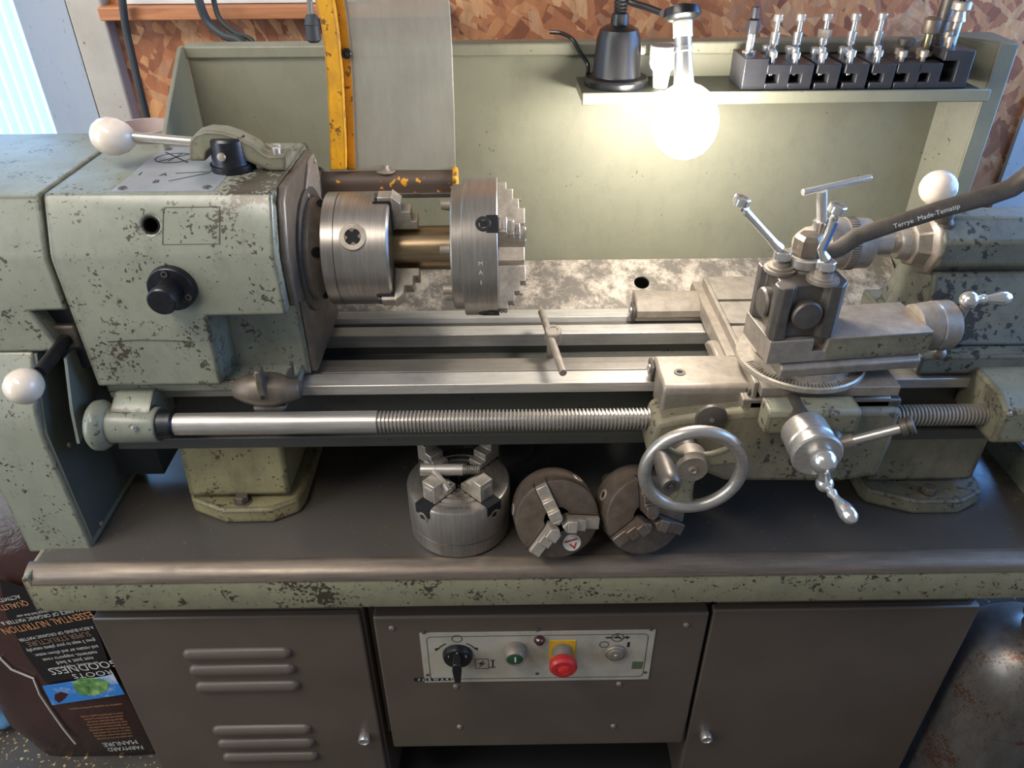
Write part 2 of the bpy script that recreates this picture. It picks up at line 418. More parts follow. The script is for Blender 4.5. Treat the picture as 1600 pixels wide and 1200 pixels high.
# window covered by a translucent ribbed sheet: one long rib after another
def daylight():
    t = NT('daylit_ribbed_sheet'); t.col(lin(210, 228, 245)).val('Roughness', 0.35)
    lw = t.n('ShaderNodeTexWave'); lw.bands_direction = 'X'; lw.inputs['Scale'].default_value = 20; t.l(t.co, lw.inputs[0])
    c = t.ramp(lw.outputs['Fac'], [(0.0, lin(70, 150, 240)), (0.6, lin(150, 212, 255))])
    t.val('Emission Color', c).val('Emission Strength', 0.50); return t.m
M['daylight'] = daylight()
win = struct(MB().box(-2.3, x0, 1.70, 1.72, 0, 2.3).build('window_1', M['daylight']))
nrib = 60; rw = (x0+2.3)/nrib
for k in range(nrib):
    xa = -2.3+k*rw
    if k == 0:
        rib0 = MB().prism([(xa, 1.70), (xa+rw*0.2, 1.675), (xa+rw*0.75, 1.668), (xa+rw*0.97, 1.70)], 0, 2.3, 'z').build('sheet_rib', M['daylight'], win, ang=80)
    else:
        r_ = rib0.copy(); COL.objects.link(r_); r_.parent = win; r_.location.x = k*rw
# pale board beyond the OSB on the right, lit by an unseen glowing window panel on that side
struct(MB().box(xr, 1.9, YW-0.01, YW+0.04, 0, 2.3).build('wall_right', M['rightboard']))
M['assumed_window_glow'] = emit('assumed_right_window_glow', (120, 180, 255), 3.2)
dw = struct(MB().box(1.88, 1.90, 0.1, 1.40, 1.1, 2.2).build('assumed_window_2', M['assumed_window_glow']))  # assumed window, out of view; added so blue light falls from the right
struct(MB().box(1.84, 1.92, 0.0, 0.1, 1.0, 2.3).box(1.84, 1.92, 1.40, 1.43, 1.0, 2.3).box(1.84, 1.92, 0.1, 1.40, 2.2, 2.3).box(1.84, 1.92, 0.1, 1.40, 1.0, 1.1).build('assumed_trim_2', M['rightboard'], dw))  # frame of the assumed right window, out of view as well
struct(MB().box(-2.32, -2.30, 0.1, 1.6, 1.0, 2.2).build('assumed_window_3', emit('assumed_side_window_glow', (196, 212, 240), 0.6)))  # assumed side window, unseen; glowing panel added for cool light from the left
struct(MB().box(1.13, 1.80, YW-0.02, YW-0.012, 0.95, 1.85).build('assumed_window_4', emit('assumed_back_window_glow', (110, 172, 255), 6.5)))  # assumed window, out of view; glowing panel added for blue tray reflections
# rail with a white board above it
a = at(168, 32, Y=YW-0.04); b = at(494, 35, Y=YW-0.04); zt = at(300, 10, Y=YW-0.04).z
struct(MB().box(a.x-0.01, at(700, 30, Y=YW).x, YW-0.045, YW, a.z, zt).build('trim_3', M['wood'], bevel=0.002))
def board_mat():
    t = NT('white_board'); t.col(t.mix(t.ramp(t.noise(38, 4, 0.8, None, 3), [(0.66, BW(0)), (0.68, BW(0.7))]), lin(214, 214, 208), lin(206, 120, 116))).val('Roughness', 0.3); return t.m
tag(MB().box(at(196, 2, Y=YW).x, at(560, 5, Y=YW).x, YW-0.02, YW-0.001, zt+0.001, zt+0.4).build('white_board', board_mat(), bevel=0.001),
    'white board with faint red scribble standing on the wooden rail', 'board')

# ------------------------------------------------------------------ lathe cabinet
CY = 0.79
cab = thing('lathe_cabinet', 'brown-grey steel cabinet stand under the chip tray', 'cabinet', (0.05, 0.98, 0))
cxl, cxr = -0.645, 0.735
body = MB().box(cxl, -0.228, CY+0.012, 1.2, 0.02, 0.645).box(-0.228, 0.328, 0.98, 1.2, 0.02, 0.645).box(0.328, cxr, CY+0.012, 1.2, 0.02, 0.645)
body.box(-0.228, 0.328, CY+0.03, 0.98, 0.225, 0.645)
body.build('body', M['cabinet'], cab, bevel=0.003)
MB().box(cxl+0.02, cxr-0.02, CY+0.03, 1.19, 0.0, 0.02).build('plinth', M['cabinet_dark'], cab)
ztop = 0.59
d1 = MB().box(cxl, -0.232, CY-0.002, CY+0.012, 0.03, ztop).build('door', M['cabinet'], cab, bevel=0.003)
d2 = MB().box(0.318, cxr, CY-0.002, CY+0.012, 0.03, ztop).build('door', M['cabinet'], cab, bevel=0.003)
cp = MB().box(-0.212, 0.312, CY-0.004, CY+0.028, 0.23, ztop-0.004).build('control_panel', M['cabinet'], cab, bevel=0.004)
# pressed louvres: long pills
lv = [(280, 455, 1020), (290, 463, 1045), (300, 470, 1071), (325, 490, 1139), (332, 493, 1160), (340, 498, 1181)]
for ua, ub, v in lv:
    p = at(ua, v, Y=CY-0.002); q = at(ub, v, Y=CY-0.002); z = (p.z+q.z)/2
    mb = MB(); n = 12; v_ = []; f_ = []
    r = 0.0125; L0 = -0.525; L1 = -0.350
    prof = [(L0+r-r*math.cos(PI/2*i/5), r*math.sin(PI/2*i/5)) for i in range(6)] + [(L1-r+r*math.sin(PI/2*i/5), r*math.cos(PI/2*i/5)) for i in range(6)]
    for x, rr in prof:
        for k in range(n+1):
            w = PI*k/n
            v_.append((x, CY-0.002-rr*math.sin(w)*0.8+0.0005, z+rr*math.cos(w)))
    for i in range(len(prof)-1):
        for k in range(n): f_.append((i*(n+1)+k, i*(n+1)+k+1, (i+1)*(n+1)+k+1, (i+1)*(n+1)+k))
    mb.add(v_, f_).build('louvre', M['cabinet'], d1, ang=60)
def latch(u, v, par):
    p = at(u, v, Y=CY-0.012)
    o = MB().rev([(-0.004, 0.008), (0.004, 0.0105), (0.012, 0.0105), (0.014, 0.0095), (0.0142, 0.007), (0.0125, 0.0065), (0.0125, 0.0)], (p.x, CY-0.002, p.z), (0, -1, 0), 24).build('latch', M['steel'], par)
latch(569, 1157, d1); latch(1104, 1154, d2)
for u, v in [(612, 981), (1072, 976), (712, 1072), (967, 1068), (718, 1135), (958, 1134)]:
    p = at(u, v, Y=CY-0.004)
    MB().rev([(0, 0.0048), (0.002, 0.0044), (0.0035, 0.0025), (0.0035, 0.0018), (0.002, 0.0015), (0.002, 0)], p, (0, -1, 0), 14).build('screw', M['castgrey'], cp)

# control plate with its switches
PY = CY-0.0055
plate = MB().box(-0.142, 0.231, PY, CY-0.004, 0.423, 0.549).build('control_plate', M['plate'], cab)
PF = frame((0.0445, PY, 0.486), (1, 0, 0), (0, 0, 1))     # plate centre: local x right, y up
def pl(u, v):                                             # photo point on the plate -> plate coordinates
    p = at(u, v, Y=PY); return (p.x-0.0445, p.z-0.486)
ink = MB()
def circ(c, r, n=24, a0=0, a1=360):
    return [(c[0]+r*math.cos(math.radians(a0+(a1-a0)*i/n)), c[1]+r*math.sin(math.radians(a0+(a1-a0)*i/n))) for i in range(n+1)]
w_, h_, rr = 0.176, 0.0545, 0.008
border = []
for cx_, cy_, a0 in ((w_-rr, h_-rr, 0), (-w_+rr, h_-rr, 90), (-w_+rr, -h_+rr, 180), (w_-rr, -h_+rr, 270)):
    border += circ((cx_, cy_), rr, 6, a0, a0+90)
ink.line(border, 0.0008, PF, closed=True)
ink.line(circ(pl(714, 998), 0.008), 0.001, PF)                                # circle above switch
ca = pl(714, 1024)
ink.line(circ(ca, 0.034, 10, 60, 28), 0.0016, PF); ink.line(circ(ca, 0.034, 10, 120, 152), 0.0016, PF)
for an, sg in ((24, -1), (156, 1)):
    e = (ca[0]+0.034*math.cos(math.radians(an)), ca[1]+0.034*math.sin(math.radians(an)))
    ink.poly([(e[0]-0.003, e[1]+0.005), (e[0]+0.003, e[1]+0.005), (e[0]+sg*-0.003, e[1]-0.003)], PF)
b0 = pl(753, 1037)
ink.line([(b0[0]-0.0105, b0[1]-0.0125), (b0[0]+0.0105, b0[1]-0.0125), (b0[0]+0.0105, b0[1]+0.0125), (b0[0]-0.0105, b0[1]+0.0125)], 0.0009, PF, closed=True)
ink.poly([(b0[0]+0.004, b0[1]+0.009), (b0[0]-0.006, b0[1]-0.001), (b0[0]-0.001, b0[1]-0.001)], PF)
ink.poly([(b0[0]+0.006, b0[1]+0.002), (b0[0]-0.006, b0[1]-0.010), (b0[0]+0.001, b0[1]+0.001)], PF)
b1 = pl(770, 1037); ink.line([(b1[0], b1[1]+0.009), (b1[0], b1[1]-0.009)], 0.0022, PF); ink.line([(b1[0]-0.003, b1[1]+0.009), (b1[0]+0.003, b1[1]+0.009)], 0.0015, PF); ink.line([(b1[0]-0.006, b1[1]-0.009), (b1[0]+0.004, b1[1]-0.009)], 0.0012, PF)
pc = pl(965, 996)                                                             # coolant pump symbol
ink.line(circ(pc, 0.0095), 0.0011, PF)
ink.poly([(pc[0]-0.019, pc[1]-0.0015), (pc[0]-0.0095, pc[1]-0.0015), (pc[0]-0.0095, pc[1]+0.0015), (pc[0]-0.019, pc[1]+0.0015)], PF)
ink.poly([(pc[0]+0.0095, pc[1]-0.0012), (pc[0]+0.014, pc[1]-0.0012), (pc[0]+0.014, pc[1]-0.004), (pc[0]+0.020, pc[1]), (pc[0]+0.014, pc[1]+0.004), (pc[0]+0.014, pc[1]+0.0012), (pc[0]+0.0095, pc[1]+0.0012)], PF)
ink.poly([(pc[0]-0.006, pc[1]-0.0015), (pc[0]+0.003, pc[1]-0.0015), (pc[0]+0.006, pc[1]-0.005), (pc[0]+0.007, pc[1]-0.003), (pc[0]+0.004, pc[1]+0.0015), (pc[0]+0.0, pc[1]+0.0018), (pc[0]-0.006, pc[1]+0.0015)], PF)
ink.line([(pc[0]-0.001, pc[1]), (pc[0]-0.001, pc[1]+0.005)], 0.0012, PF); ink.line([(pc[0]-0.004, pc[1]+0.005), (pc[0]+0.002, pc[1]+0.005)], 0.001, PF)
ink.line(circ(pl(944, 1007), 0.0072), 0.001, PF)
s0 = pl(982, 1007); ink.poly([(s0[0]-0.002, s0[1]-0.006), (s0[0]+0.002, s0[1]-0.006), (s0[0]+0.002, s0[1]+0.006), (s0[0]-0.002, s0[1]+0.006)], PF)
ink.build('printed_marks', M['ink'], plate, flat=True)
g0 = pl(996, 1039); MB().poly([(g0[0]-0.009, g0[1]-0.010), (g0[0]+0.008, g0[1]-0.010), (g0[0]+0.009, g0[1]+0.009), (g0[0]-0.009, g0[1]+0.009)], PF).build('green_mark', plain('dull_green_ink', (92, 100, 72), 0.5), plate, flat=True)
for u, v in [(662, 988), (668, 1054), (839, 984), (839, 1052), (1017, 983), (1008, 1050)]:
    p = at(u, v, Y=PY); MB().rev([(0, 0.003), (0.0015, 0.0026), (0.002, 0.001)], p, (0, -1, 0), 10).build('plate_screw', M['darksteel'], plate)
def on(u, v, d=0): p = at(u, v, Y=PY-d); return Vector((p.x, PY, p.z))
# rotary switch
k = on(715, 1027, 0.006)
sw = MB().rev([(0, 0.0245), (0.004, 0.0245), (0.010, 0.022), (0.011, 0.020)], k, (0, -1, 0), 32).build('rotary_switch', M['black'], plate)
hd = MB(Matrix.Translation((k.x, PY-0.011, k.z)))
hd.prism([(-0.005, -0.030), (0.005, -0.030), (0.0075, 0), (0.006, 0.016), (-0.006, 0.016), (-0.0075, 0)], 0.001, -0.022, 'y')
plabel(hd.build('switch_pointer', M['black'], plate, bevel=0.002), 'black pointer grip of the rotary switch')
wm = MB()
FK = frame((k.x, PY-0.0112, k.z), (1, 0, 0), (0, 0, 1))
for s_, dx, dz in (('1', -0.014, 0.009), ('0', 0.0, 0.0165), ('2', 0.014, 0.009)): text_mesh(wm, s_, 0.008, FK @ Matrix.Translation((dx, dz, 0)))
wm.build('switch_numbers', M['white_ink'], plate, flat=True)
# start button
k = on(805, 1022, 0.01)
MB().rev([(0, 0.0185), (0.005, 0.0185), (0.018, 0.0165), (0.021, 0.0155), (0.021, 0.013), (0.019, 0.013), (0.019, 0)], k, (0, -1, 0), 32).build('push_button', M['castgrey'], plate)
MB().rev([(0.018, 0.0128), (0.020, 0.0128), (0.0205, 0.012)], k, (0, -1, 0), 28).build('green_button_cap', M['btn_green'], plate)
FB = frame((k.x, PY-0.0206, k.z), (1, 0, 0), (0, 0, 1))
MB().line([(0, -0.005), (0, 0.005)], 0.0025, FB).build('start_mark', M['white_ink'], plate, flat=True)
k = on(843, 999)
MB().rev([(0, 0.009), (0.003, 0.009), (0.004, 0.0078), (0.008, 0.006), (0.010, 0.002), (0.0102, 0)], k, (0, -1, 0), 24).build('pilot_lamp', M['darkred'], plate)
# emergency stop on its yellow label
k = on(879, 1022, 0.0); yl = pl(879, 1013)
MB().poly([(yl[0]-0.0215, yl[1]-0.026), (yl[0]+0.0205, yl[1]-0.026), (yl[0]+0.0205, yl[1]+0.020), (yl[0]-0.0215, yl[1]+0.020)], PF, 0.001).build('yellow_label', M['sign_yellow'], plate)
k = on(880, 1040, 0.030)
es = MB().rev([(0, 0.016), (0.022, 0.016), (0.024, 0.014)], k, (0, -1, 0), 28).build('stop_collar', M['castgrey'], plate)
MB().rev([(0.020, 0.010), (0.022, 0.019), (0.026, 0.0222), (0.034, 0.0222), (0.038, 0.019), (0.0385, 0.011), (0.036, 0.0105), (0.036, 0)], k, (0, -1, 0), 36).build('emergency_stop', M['red'], plate)
MB().rev([(0.034, 0.0104), (0.0372, 0.0104), (0.038, 0.009), (0.0382, 0)], k, (0, -1, 0), 28).build('stop_centre', M['red_cap'], plate)
k = on(962, 1023, 0.006)
MB().rev([(0, 0.0175), (0.004, 0.0175), (0.006, 0.016), (0.006, 0.013), (0.008, 0.0125), (0.009, 0.010), (0.0085, 0.004), (0.0105, 0.003), (0.0105, 0)], k, (0, -1, 0), 32).build('key_switch', M['castgrey'], plate)
# embossed tape below the plate
p = at(680, 1061, Y=CY-0.0045)
FT = frame((p.x, CY-0.005, p.z), (1, 0, 0), (0, 0, 1))
MB().poly([(-0.035, -0.0038), (0.030, -0.0038), (0.030, 0.0038), (-0.035, 0.0038)], FT, 0.0006).build('label_tape', M['black'], cp)
text_mesh(MB(), 'F O R W A R D', 0.0092, FT @ Matrix.Translation((0.002, 0, 0.0007))).build('tape_lettering', M['white_ink'], cp, flat=True)

# ------------------------------------------------------------------ chip tray
def tray_floor_mat():
    t = NT('oily_tray_paint')
    n = t.noise(11, 9, 0.78); gx = t.n('ShaderNodeSeparateXYZ'); t.l(t.co, gx.inputs[0])
    edge = t.math('ABSOLUTE', t.math('ADD', gx.outputs[0], 0.0))
    k = t.math('ADD', t.math('MULTIPLY', edge, 0.30), t.math('MULTIPLY', n, 0.9))
    cm = t.ramp(k, [(0.70, BW(0)), (0.78, BW(0.55))])
    fine = t.ramp(t.noise(90, 4, 0.7), [(0.40, BW(1)), (0.62, BW(0))])
    c = t.mix(t.math('MULTIPLY', cm, fine), lin(78, 73, 68), lin(122, 120, 94))
    c = t.mix(t.ramp(t.noise(160, 2, 0.6), [(0.70, BW(0)), (0.72, BW(0.5))]), c, lin(150, 140, 122))
    t.col(c).val('Roughness', t.ramp(t.noise(12, 4), [(0.3, BW(0.14)), (0.75, BW(0.30))])).val('Specular IOR Level', 0.6)
    t.bump(cm, 0.2, 0.0005); return t.m
tray = thing('chip_tray', 'green chip tray with a dark oily floor and chipped front lip', 'tray', (0.06, 0.98, 0.645))
TXL, TXR = -0.692, 0.83
MB().box(TXL+0.01, TXR-0.01, 0.785, 1.28, 0.700, 0.72).build('tray_floor', tray_floor_mat(), tray)
lip = [(0.7572, 0.704), (0.756, 0.648), (0.759, 0.644), (0.765, 0.645), (0.767, 0.700)]
MB().prism(lip, TXL, TXR, 'x').build('front_lip', M['tray_lip'], tray, ang=50)
lip = [(0.787, 0.7195), (0.783, 0.7215), (0.779, 0.7205), (0.769, 0.7175), (0.762, 0.7135), (0.7585, 0.709), (0.757, 0.7035), (0.767, 0.7000), (0.787, 0.706)]
MB().prism(lip, TXL, TXR, 'x').build('rolled_edge', M['lip_bare'], tray, ang=60)
lipx = [(TXR-0.012, 0.7185), (TXR-0.008, 0.730), (TXR, 0.765), (TXR+0.008, 0.767), (TXR+0.010, 0.762), (TXR+0.004, 0.70), (TXR-0.012, 0.70)]
MB().prism(lipx, 0.757, 1.28, 'y').build('end_rim', M['green_worn'], tray, bevel=0.001)
lipx = [(TXL+0.012, 0.7185), (TXL+0.004, 0.7185), (TXL, 0.715), (TXL-0.001, 0.65), (TXL+0.012, 0.65)]
MB().prism(lipx, 0.757, 1.28, 'y').build('end_rim', M['tray_lip'], tray, bevel=0.002)

# ------------------------------------------------------------------ backsplash with its tool shelf
BY = 1.22
bs = thing('lathe_backsplash', 'tall sage-green sheet backsplash with a tool shelf and folded sides', 'backsplash', (0.1, BY, 0.72))
bsx0, bsx1 = -0.467, 0.672
MB().box(bsx0, bsx1, BY, BY+0.004, 0.72, 1.33).build('back_sheet', M['green_clean'], bs)
MB().box(bsx0-0.004, bsx1+0.06, BY-0.006, BY+0.03, 1.316, 1.334).build('top_flange', M['green_clean'], bs, bevel=0.003)
MB().prism([(BY, 0.72), (BY, 1.334), (1.205, 1.334), (1.05, 1.225), (1.02, 1.10), (1.02, 0.72)], bsx0-0.006, bsx0, 'x').build('side_sheet', M['green_clean'], bs, bevel=0.001)
MB().prism([(bsx1, BY), (bsx1+0.002, BY+0.003), (0.708, 1.166), (0.706, 1.163)], 0.72, 1.336, 'z').build('side_sheet', M['green_clean'], bs)
MB().prism([(0.704, 1.160), (0.732, 1.160), (0.732, 1.168), (0.706, 1.170)], 0.72, 1.338, 'z').build('side_flange', M['green_clean'], bs, bevel=0.002)
MB().prism([(0.668, BY), (0.732, 1.160), (0.74, BY+0.03), (0.668, BY+0.03)], 1.330, 1.338, 'z').build('corner_cap', M['green_clean'], bs, bevel=0.001)
# sloping chip plate behind the bed, with a round hole
def chip_mat():
    t = NT('splattered_chip_plate'); n = t.noise(30, 9, 0.8, t.mapping((1, 1, 1), (0.2, 0.3, 0.5))); n2 = t.noise(3.4, 4, 0.6)
    f = t.math('ADD', t.math('MULTIPLY', n, 0.75), t.math('MULTIPLY', n2, 0.45))
    c = t.mix(t.ramp(f, [(0.56, BW(0)), (0.68, BW(1))]), lin(104, 97, 88), lin(178, 166, 150))
    t.col(c).val('Roughness', 0.5).val('Metallic', 0.2); t.bump(n, 0.1, 0.0008); return t.m
cpM = [(1.105, 0.930), (BY-0.001, 0.985), (BY-0.001, 0.981), (1.105, 0.926)]
chip = MB().prism(cpM, bsx0+0.14, bsx1-0.004, 'x').build('chip_plate', chip_mat(), bs)
hp = at(1003, 440, Y=1.172)
cut(chip, MB().cyl((hp.x, hp.y+0.02, hp.z-0.04), (hp.x, hp.y-0.02, hp.z+0.04), 0.013, 32))
shelf_z = 1.285; sx0 = 0.111; sx1 = 0.675
sh = MB().box(sx0, sx1, 1.122, BY, shelf_z-0.003, shelf_z).build('shelf', plain('dark_shelf_top', (70, 72, 62), 0.45), bs)
MB().box(sx0, sx1+0.012, 1.117, 1.122, shelf_z-0.016, shelf_z+0.001).build('shelf_lip', M['green_clean'], bs, bevel=0.0015)
MB().prism([(1.122, shelf_z-0.003), (BY, shelf_z-0.003), (BY, shelf_z-0.016), (1.122, shelf_z-0.012)], sx0, sx0+0.003, 'x').build('shelf_end', M['green_clean'], bs)

# ------------------------------------------------------------------ bed
BZ = 0.95; SY = 0.987; SZ = 1.113
bed = thing('lathe_bed', 'long cast lathe bed with bright ground ways on two feet', 'lathe bed', (0.2, 0.98, 0.72))
bx0, bx1 = -0.555, 1.06
prof = [(0.895, BZ-0.004), (0.895, 0.932), (0.912, 0.925), (0.912, 0.885), (0.868, 0.878), (0.864, 0.862), (0.93, 0.862), (0.945, 0.885), (0.945, 0.90),
        (1.045, 0.90), (1.045, 0.862), (1.10, 0.862), (1.10, BZ-0.004), (1.028, BZ-0.004), (1.028, 0.915), (0.962, 0.915), (0.962, BZ-0.006)]
MB().prism(prof, bx0, bx1, 'x').build('bed_casting', M['bed'], bed, bevel=0.0015)
MB().box(bx0, bx1, 0.890, 0.922, 0.934, BZ).build('front_way', M['way'], bed, bevel=0.0012)
MB().prism([(0.9225, BZ-0.008), (0.9235, BZ+0.0005), (0.941, BZ+0.001), (0.943, BZ-0.001), (0.961, BZ-0.002), (0.961, BZ-0.030), (0.9225, BZ-0.030)], bx0, bx1, 'x').build('inner_way', M['way_dull'], bed, bevel=0.0008)
MB().box(bx0, bx1, 1.027, 1.055, 0.928, BZ).build('rear_way', M['way'], bed, bevel=0.0012)
MB().prism([(1.055, BZ-0.006), (1.070, BZ-0.006), (1.073, BZ+0.004), (1.099, BZ+0.004), (1.101, BZ-0.02), (1.055, BZ-0.02)], bx0, bx1, 'x').build('rear_way', M['way'], bed, bevel=0.0008)
def foot(xa, xb, mat, ya=0.885):
    w = xb-xa; xm = (xa+xb)/2
    mb = MB()
    # tapering column
    mb.add([(xa, ya, 0.866), (xb, ya, 0.866), (xb, 1.09, 0.866), (xa, 1.09, 0.866), (xa-0.006, ya-0.004, 0.755), (xb-0.004, ya-0.004, 0.755), (xb, 1.10, 0.755), (xa, 1.10, 0.755)],
           [(0,1,2,3),(7,6,5,4),(0,4,5,1),(1,5,6,2),(2,6,7,3),(3,7,4,0)])
    f = mb.build('foot', mat, bed, bevel=0.006)
    oct_ = [(xa-0.012, 0.90), (xa-0.006, 0.885), (xm-0.025, 0.858), (xm+0.045, 0.858), (xb+0.006, 0.880), (xb+0.012, 0.90), (xb+0.012, 1.11), (xa-0.012, 1.11)]
    MB().prism(oct_, 0.7205, 0.748, 'z').build('foot_flange', mat, bed, bevel=0.004)
    nut = MB().cyl((xm, 0.877, 0.746), (xm, 0.877, 0.7495), 0.014, 20).cyl((xm, 0.877, 0.7495), (xm, 0.877, 0.761), 0.010, 6).build('bolt', M['brownmetal'], bed, bevel=0.001)
foot(-0.480, -0.328, M['foot'])
foot(0.565, 0.725, M['green_grimy'], 0.90)
# lead screw with a plain and a threaded length
ly, lz = 0.84, 0.924
pr = [(-0.462, 0.0155), (-0.176, 0.0155), (-0.1745, 0.0115)]
x = -0.173
while x < 0.70:
    pr += [(x, 0.0115), (x+0.0008, 0.0150), (x+0.0026, 0.0150), (x+0.0034, 0.0115)]; x += 0.0052
ls = MB().rev([(t, r) for t, r in pr], (0, ly, lz), (1, 0, 0), 20).build('lead_screw', M['steel'], bed, ang=30)
MB().rev([(-0.470, 0.018), (-0.469, 0.020), (-0.452, 0.020), (-0.450, 0.018), (-0.449, 0.0155)], (0, ly, lz), (1, 0, 0), 28).build('screw_collar', M['blackmetal'], bed)
br = MB().rev([(-0.560, 0.030), (-0.556, 0.034), (-0.548, 0.035), (-0.541, 0.031), (-0.535, 0.025), (-0.474, 0.0245), (-0.470, 0.022)], (0, ly, lz), (1, 0, 0), 32)
br.prism([(0.818, 0.925), (0.86, 0.905), (0.91, 0.905), (0.91, 0.962), (0.862, 0.962), (0.835, 0.948)], -0.530, -0.478, 'x')
bk = br.build('screw_bracket', M['green_hs'], bed, ang=40)
p = at(209, 668, Y=ly-0.025)
MB().rev([(0, 0.0042), (0.0015, 0.004), (0.0015, 0.0022), (0.003, 0.0018), (0.0035, 0)], p, (0, -0.9, 0.35), 14).build('oil_nipple', M['steel'], bk)
br = MB().prism([(0.803, 0.955), (0.803, 0.905), (0.812, 0.897), (0.91, 0.897), (0.91, 0.968), (0.83, 0.968)], 0.652, 1.0, 'x')
bk = br.build('screw_bracket', M['green_worn'], bed, bevel=0.005)
p = at(1577, 647, Y=0.803); MB().rev([(0, 0.004), (0.002, 0.0035), (0.003, 0)], p, (0, -1, 0), 12).build('oil_nipple', M['steel'], bk)

# ------------------------------------------------------------------ headstock
hs = thing('headstock', 'chipped green lathe headstock with chart plate and black front knob', 'headstock', (-0.41, 0.98, 0.95))
hx0, hx1 = -0.546, -0.276
HT = 1.231
prof = [(0.856, 0.976), (0.855, 1.160), (0.857, 1.168), (0.884, 1.228), (0.889, HT), (1.085, HT), (1.095, 1.222), (1.095, 0.955), (0.895, 0.955), (0.880, 0.976)]
hb = MB().prism(prof, hx0, hx1, 'x').build('headstock_body', M['headstock'], hs, bevel=0.0035, seg=3)
cut(hb, MB().prism([(-0.383, 0.92), (-0.377, 1.081), (-0.24, 1.081), (-0.24, 0.92)], 0.80, 0.912, 'y'))
def facet(u, v):
    d = ray(u, v); n = Vector((0, -0.060, 0.027)).normalized(); p0 = Vector((0, 0.857, 1.168))
    t = (p0-Vector((0, 0, CAM_H))).dot(n)/d.dot(n); return Vector((0, 0, CAM_H))+d*t
fn = Vector((0, -0.060, 0.027)).normalized(); hp = facet(235, 352)
cut(hb, MB().cyl(hp+fn*0.02, hp-fn*0.06, 0.0098, 28))
hl_ = MB().ring(0.0097, 0.0090, hp-fn*0.058, fn, 0.0575, 28).build('hole_shade_tube', M['deep'], hs)  # black tube and bottom stand in for the shade inside the hole
MB().cyl(hp-fn*0.058, hp-fn*0.056, 0.0092, 24).build('hole_shade_bottom', M['deep'], hs)
MB().box(-0.545, -0.285, 0.872, 1.0, 0.955, 0.972).build('base_ledge', M['green_hs'], hs, bevel=0.002)
# bare machined end with chamfered edge and spindle nose
ep = [(0.872, 1.085), (0.872, 1.155), (0.897, 1.216), (0.915, 1.228), (1.07, 1.226), (1.085, 1.21), (1.085, 0.957), (0.915, 0.957), (0.915, 1.075)]
eo = MB().prism(ep, hx1-0.002, hx1+0.010, 'x').build('end_face', M['brownmetal'], hs, bevel=0.004)
cvr = MB().prism([(0.975, 1.185), (1.03, 1.222), (1.062, 1.222), (1.078, 1.19), (1.078, 1.13), (1.05, 1.13), (1.03, 1.17)], hx1+0.010, hx1+0.014, 'x').build('cover_plate', M['castgrey'], eo, bevel=0.001)
for yy, zz in ((0.992, 1.187), (1.055, 1.214), (1.068, 1.14)):
    MB().rev([(0, 0.004), (0.002, 0.0036), (0.003, 0.0015)], (hx1+0.014, yy, zz), (1, 0, 0), 12).build('cover_screw', M['steel'], eo)
sn = MB().rev([(hx1+0.004, 0.084), (hx1+0.014, 0.084), (hx1+0.015, 0.080)], (0, SY, SZ), (1, 0, 0), 48).build('seal_ring', M['darksteel'], hs)
sn = MB().rev([(hx1+0.012, 0.066), (hx1+0.013, 0.070), (hx1+0.022, 0.071), (hx1+0.024, 0.068), (hx1+0.038, 0.056), (hx1+0.040, 0.050)], (0, SY, SZ), (1, 0, 0), 48).build('spindle_nose', M['castgrey'], hs)
for an in (-52, 20, 92, 164, 236):
    a = math.radians(an); e = Vector((0, -math.cos(a), math.sin(a)))
    MB().cyl(Vector((hx1+0.027, SY, SZ))+e*0.060, Vector((hx1+0.033, SY, SZ))+e*0.0645, 0.007, 14).build('cam_socket', M['deep'], sn)
# chart plate on top with its prints
zt = HT+0.0012
P = [at(150, 305, Z=zt), at(320, 303, Z=zt), at(352, 233, Z=zt), at(212, 232, Z=zt)]
yf, yb = 0.890, 1.063
cpx0, cpx1 = P[0].x+0.012, P[1].x+0.006
cpl = MB().box(cpx0, cpx1, yf, yb, HT-0.0005, zt).build('chart_plate', M['chartplate'], hs)
for xx, yy in ((cpx0+0.01, yf+0.01), (cpx1-0.01, yf+0.01), (cpx0+0.01, yb-0.01)):
    MB().rev([(0, 0.0055), (0.0015, 0.005), (0.0025, 0.002)], (xx, yy, zt), (0, 0, 1), 14).build('plate_screw', M['darksteel'], cpl)
FC = Matrix.Translation((0, 0, zt))
ink = MB()
def cpnt(u, v): p = at(u, v, Z=zt); return (p.x, p.y)
ec = cpnt(272, 247)
ink.line([(ec[0]+0.024*math.cos(w/20*2*PI), ec[1]+0.020*math.sin(w/20*2*PI)) for w in range(21)], 0.0016, FC)
ink.line([cpnt(246, 253), cpnt(300, 240)], 0.0018, FC); ink.line([cpnt(259, 238), cpnt(293, 254)], 0.0022, FC); ink.line([cpnt(263, 252), cpnt(285, 240)], 0.0015, FC)
ink.line([cpnt(275, 271), cpnt(330, 268)], 0.0012, FC); ink.line([cpnt(264, 283), cpnt(328, 270)], 0.0012, FC)
for s_, u, v in (('A', 256, 273), ('B', 244, 284), ('I', 219, 272)):
    q = cpnt(u, v); text_mesh(ink, s_, 0.015, Matrix.Translation((q[0], q[1], zt)))
ink.build('printed_marks', M['ink'], cpl, flat=True)
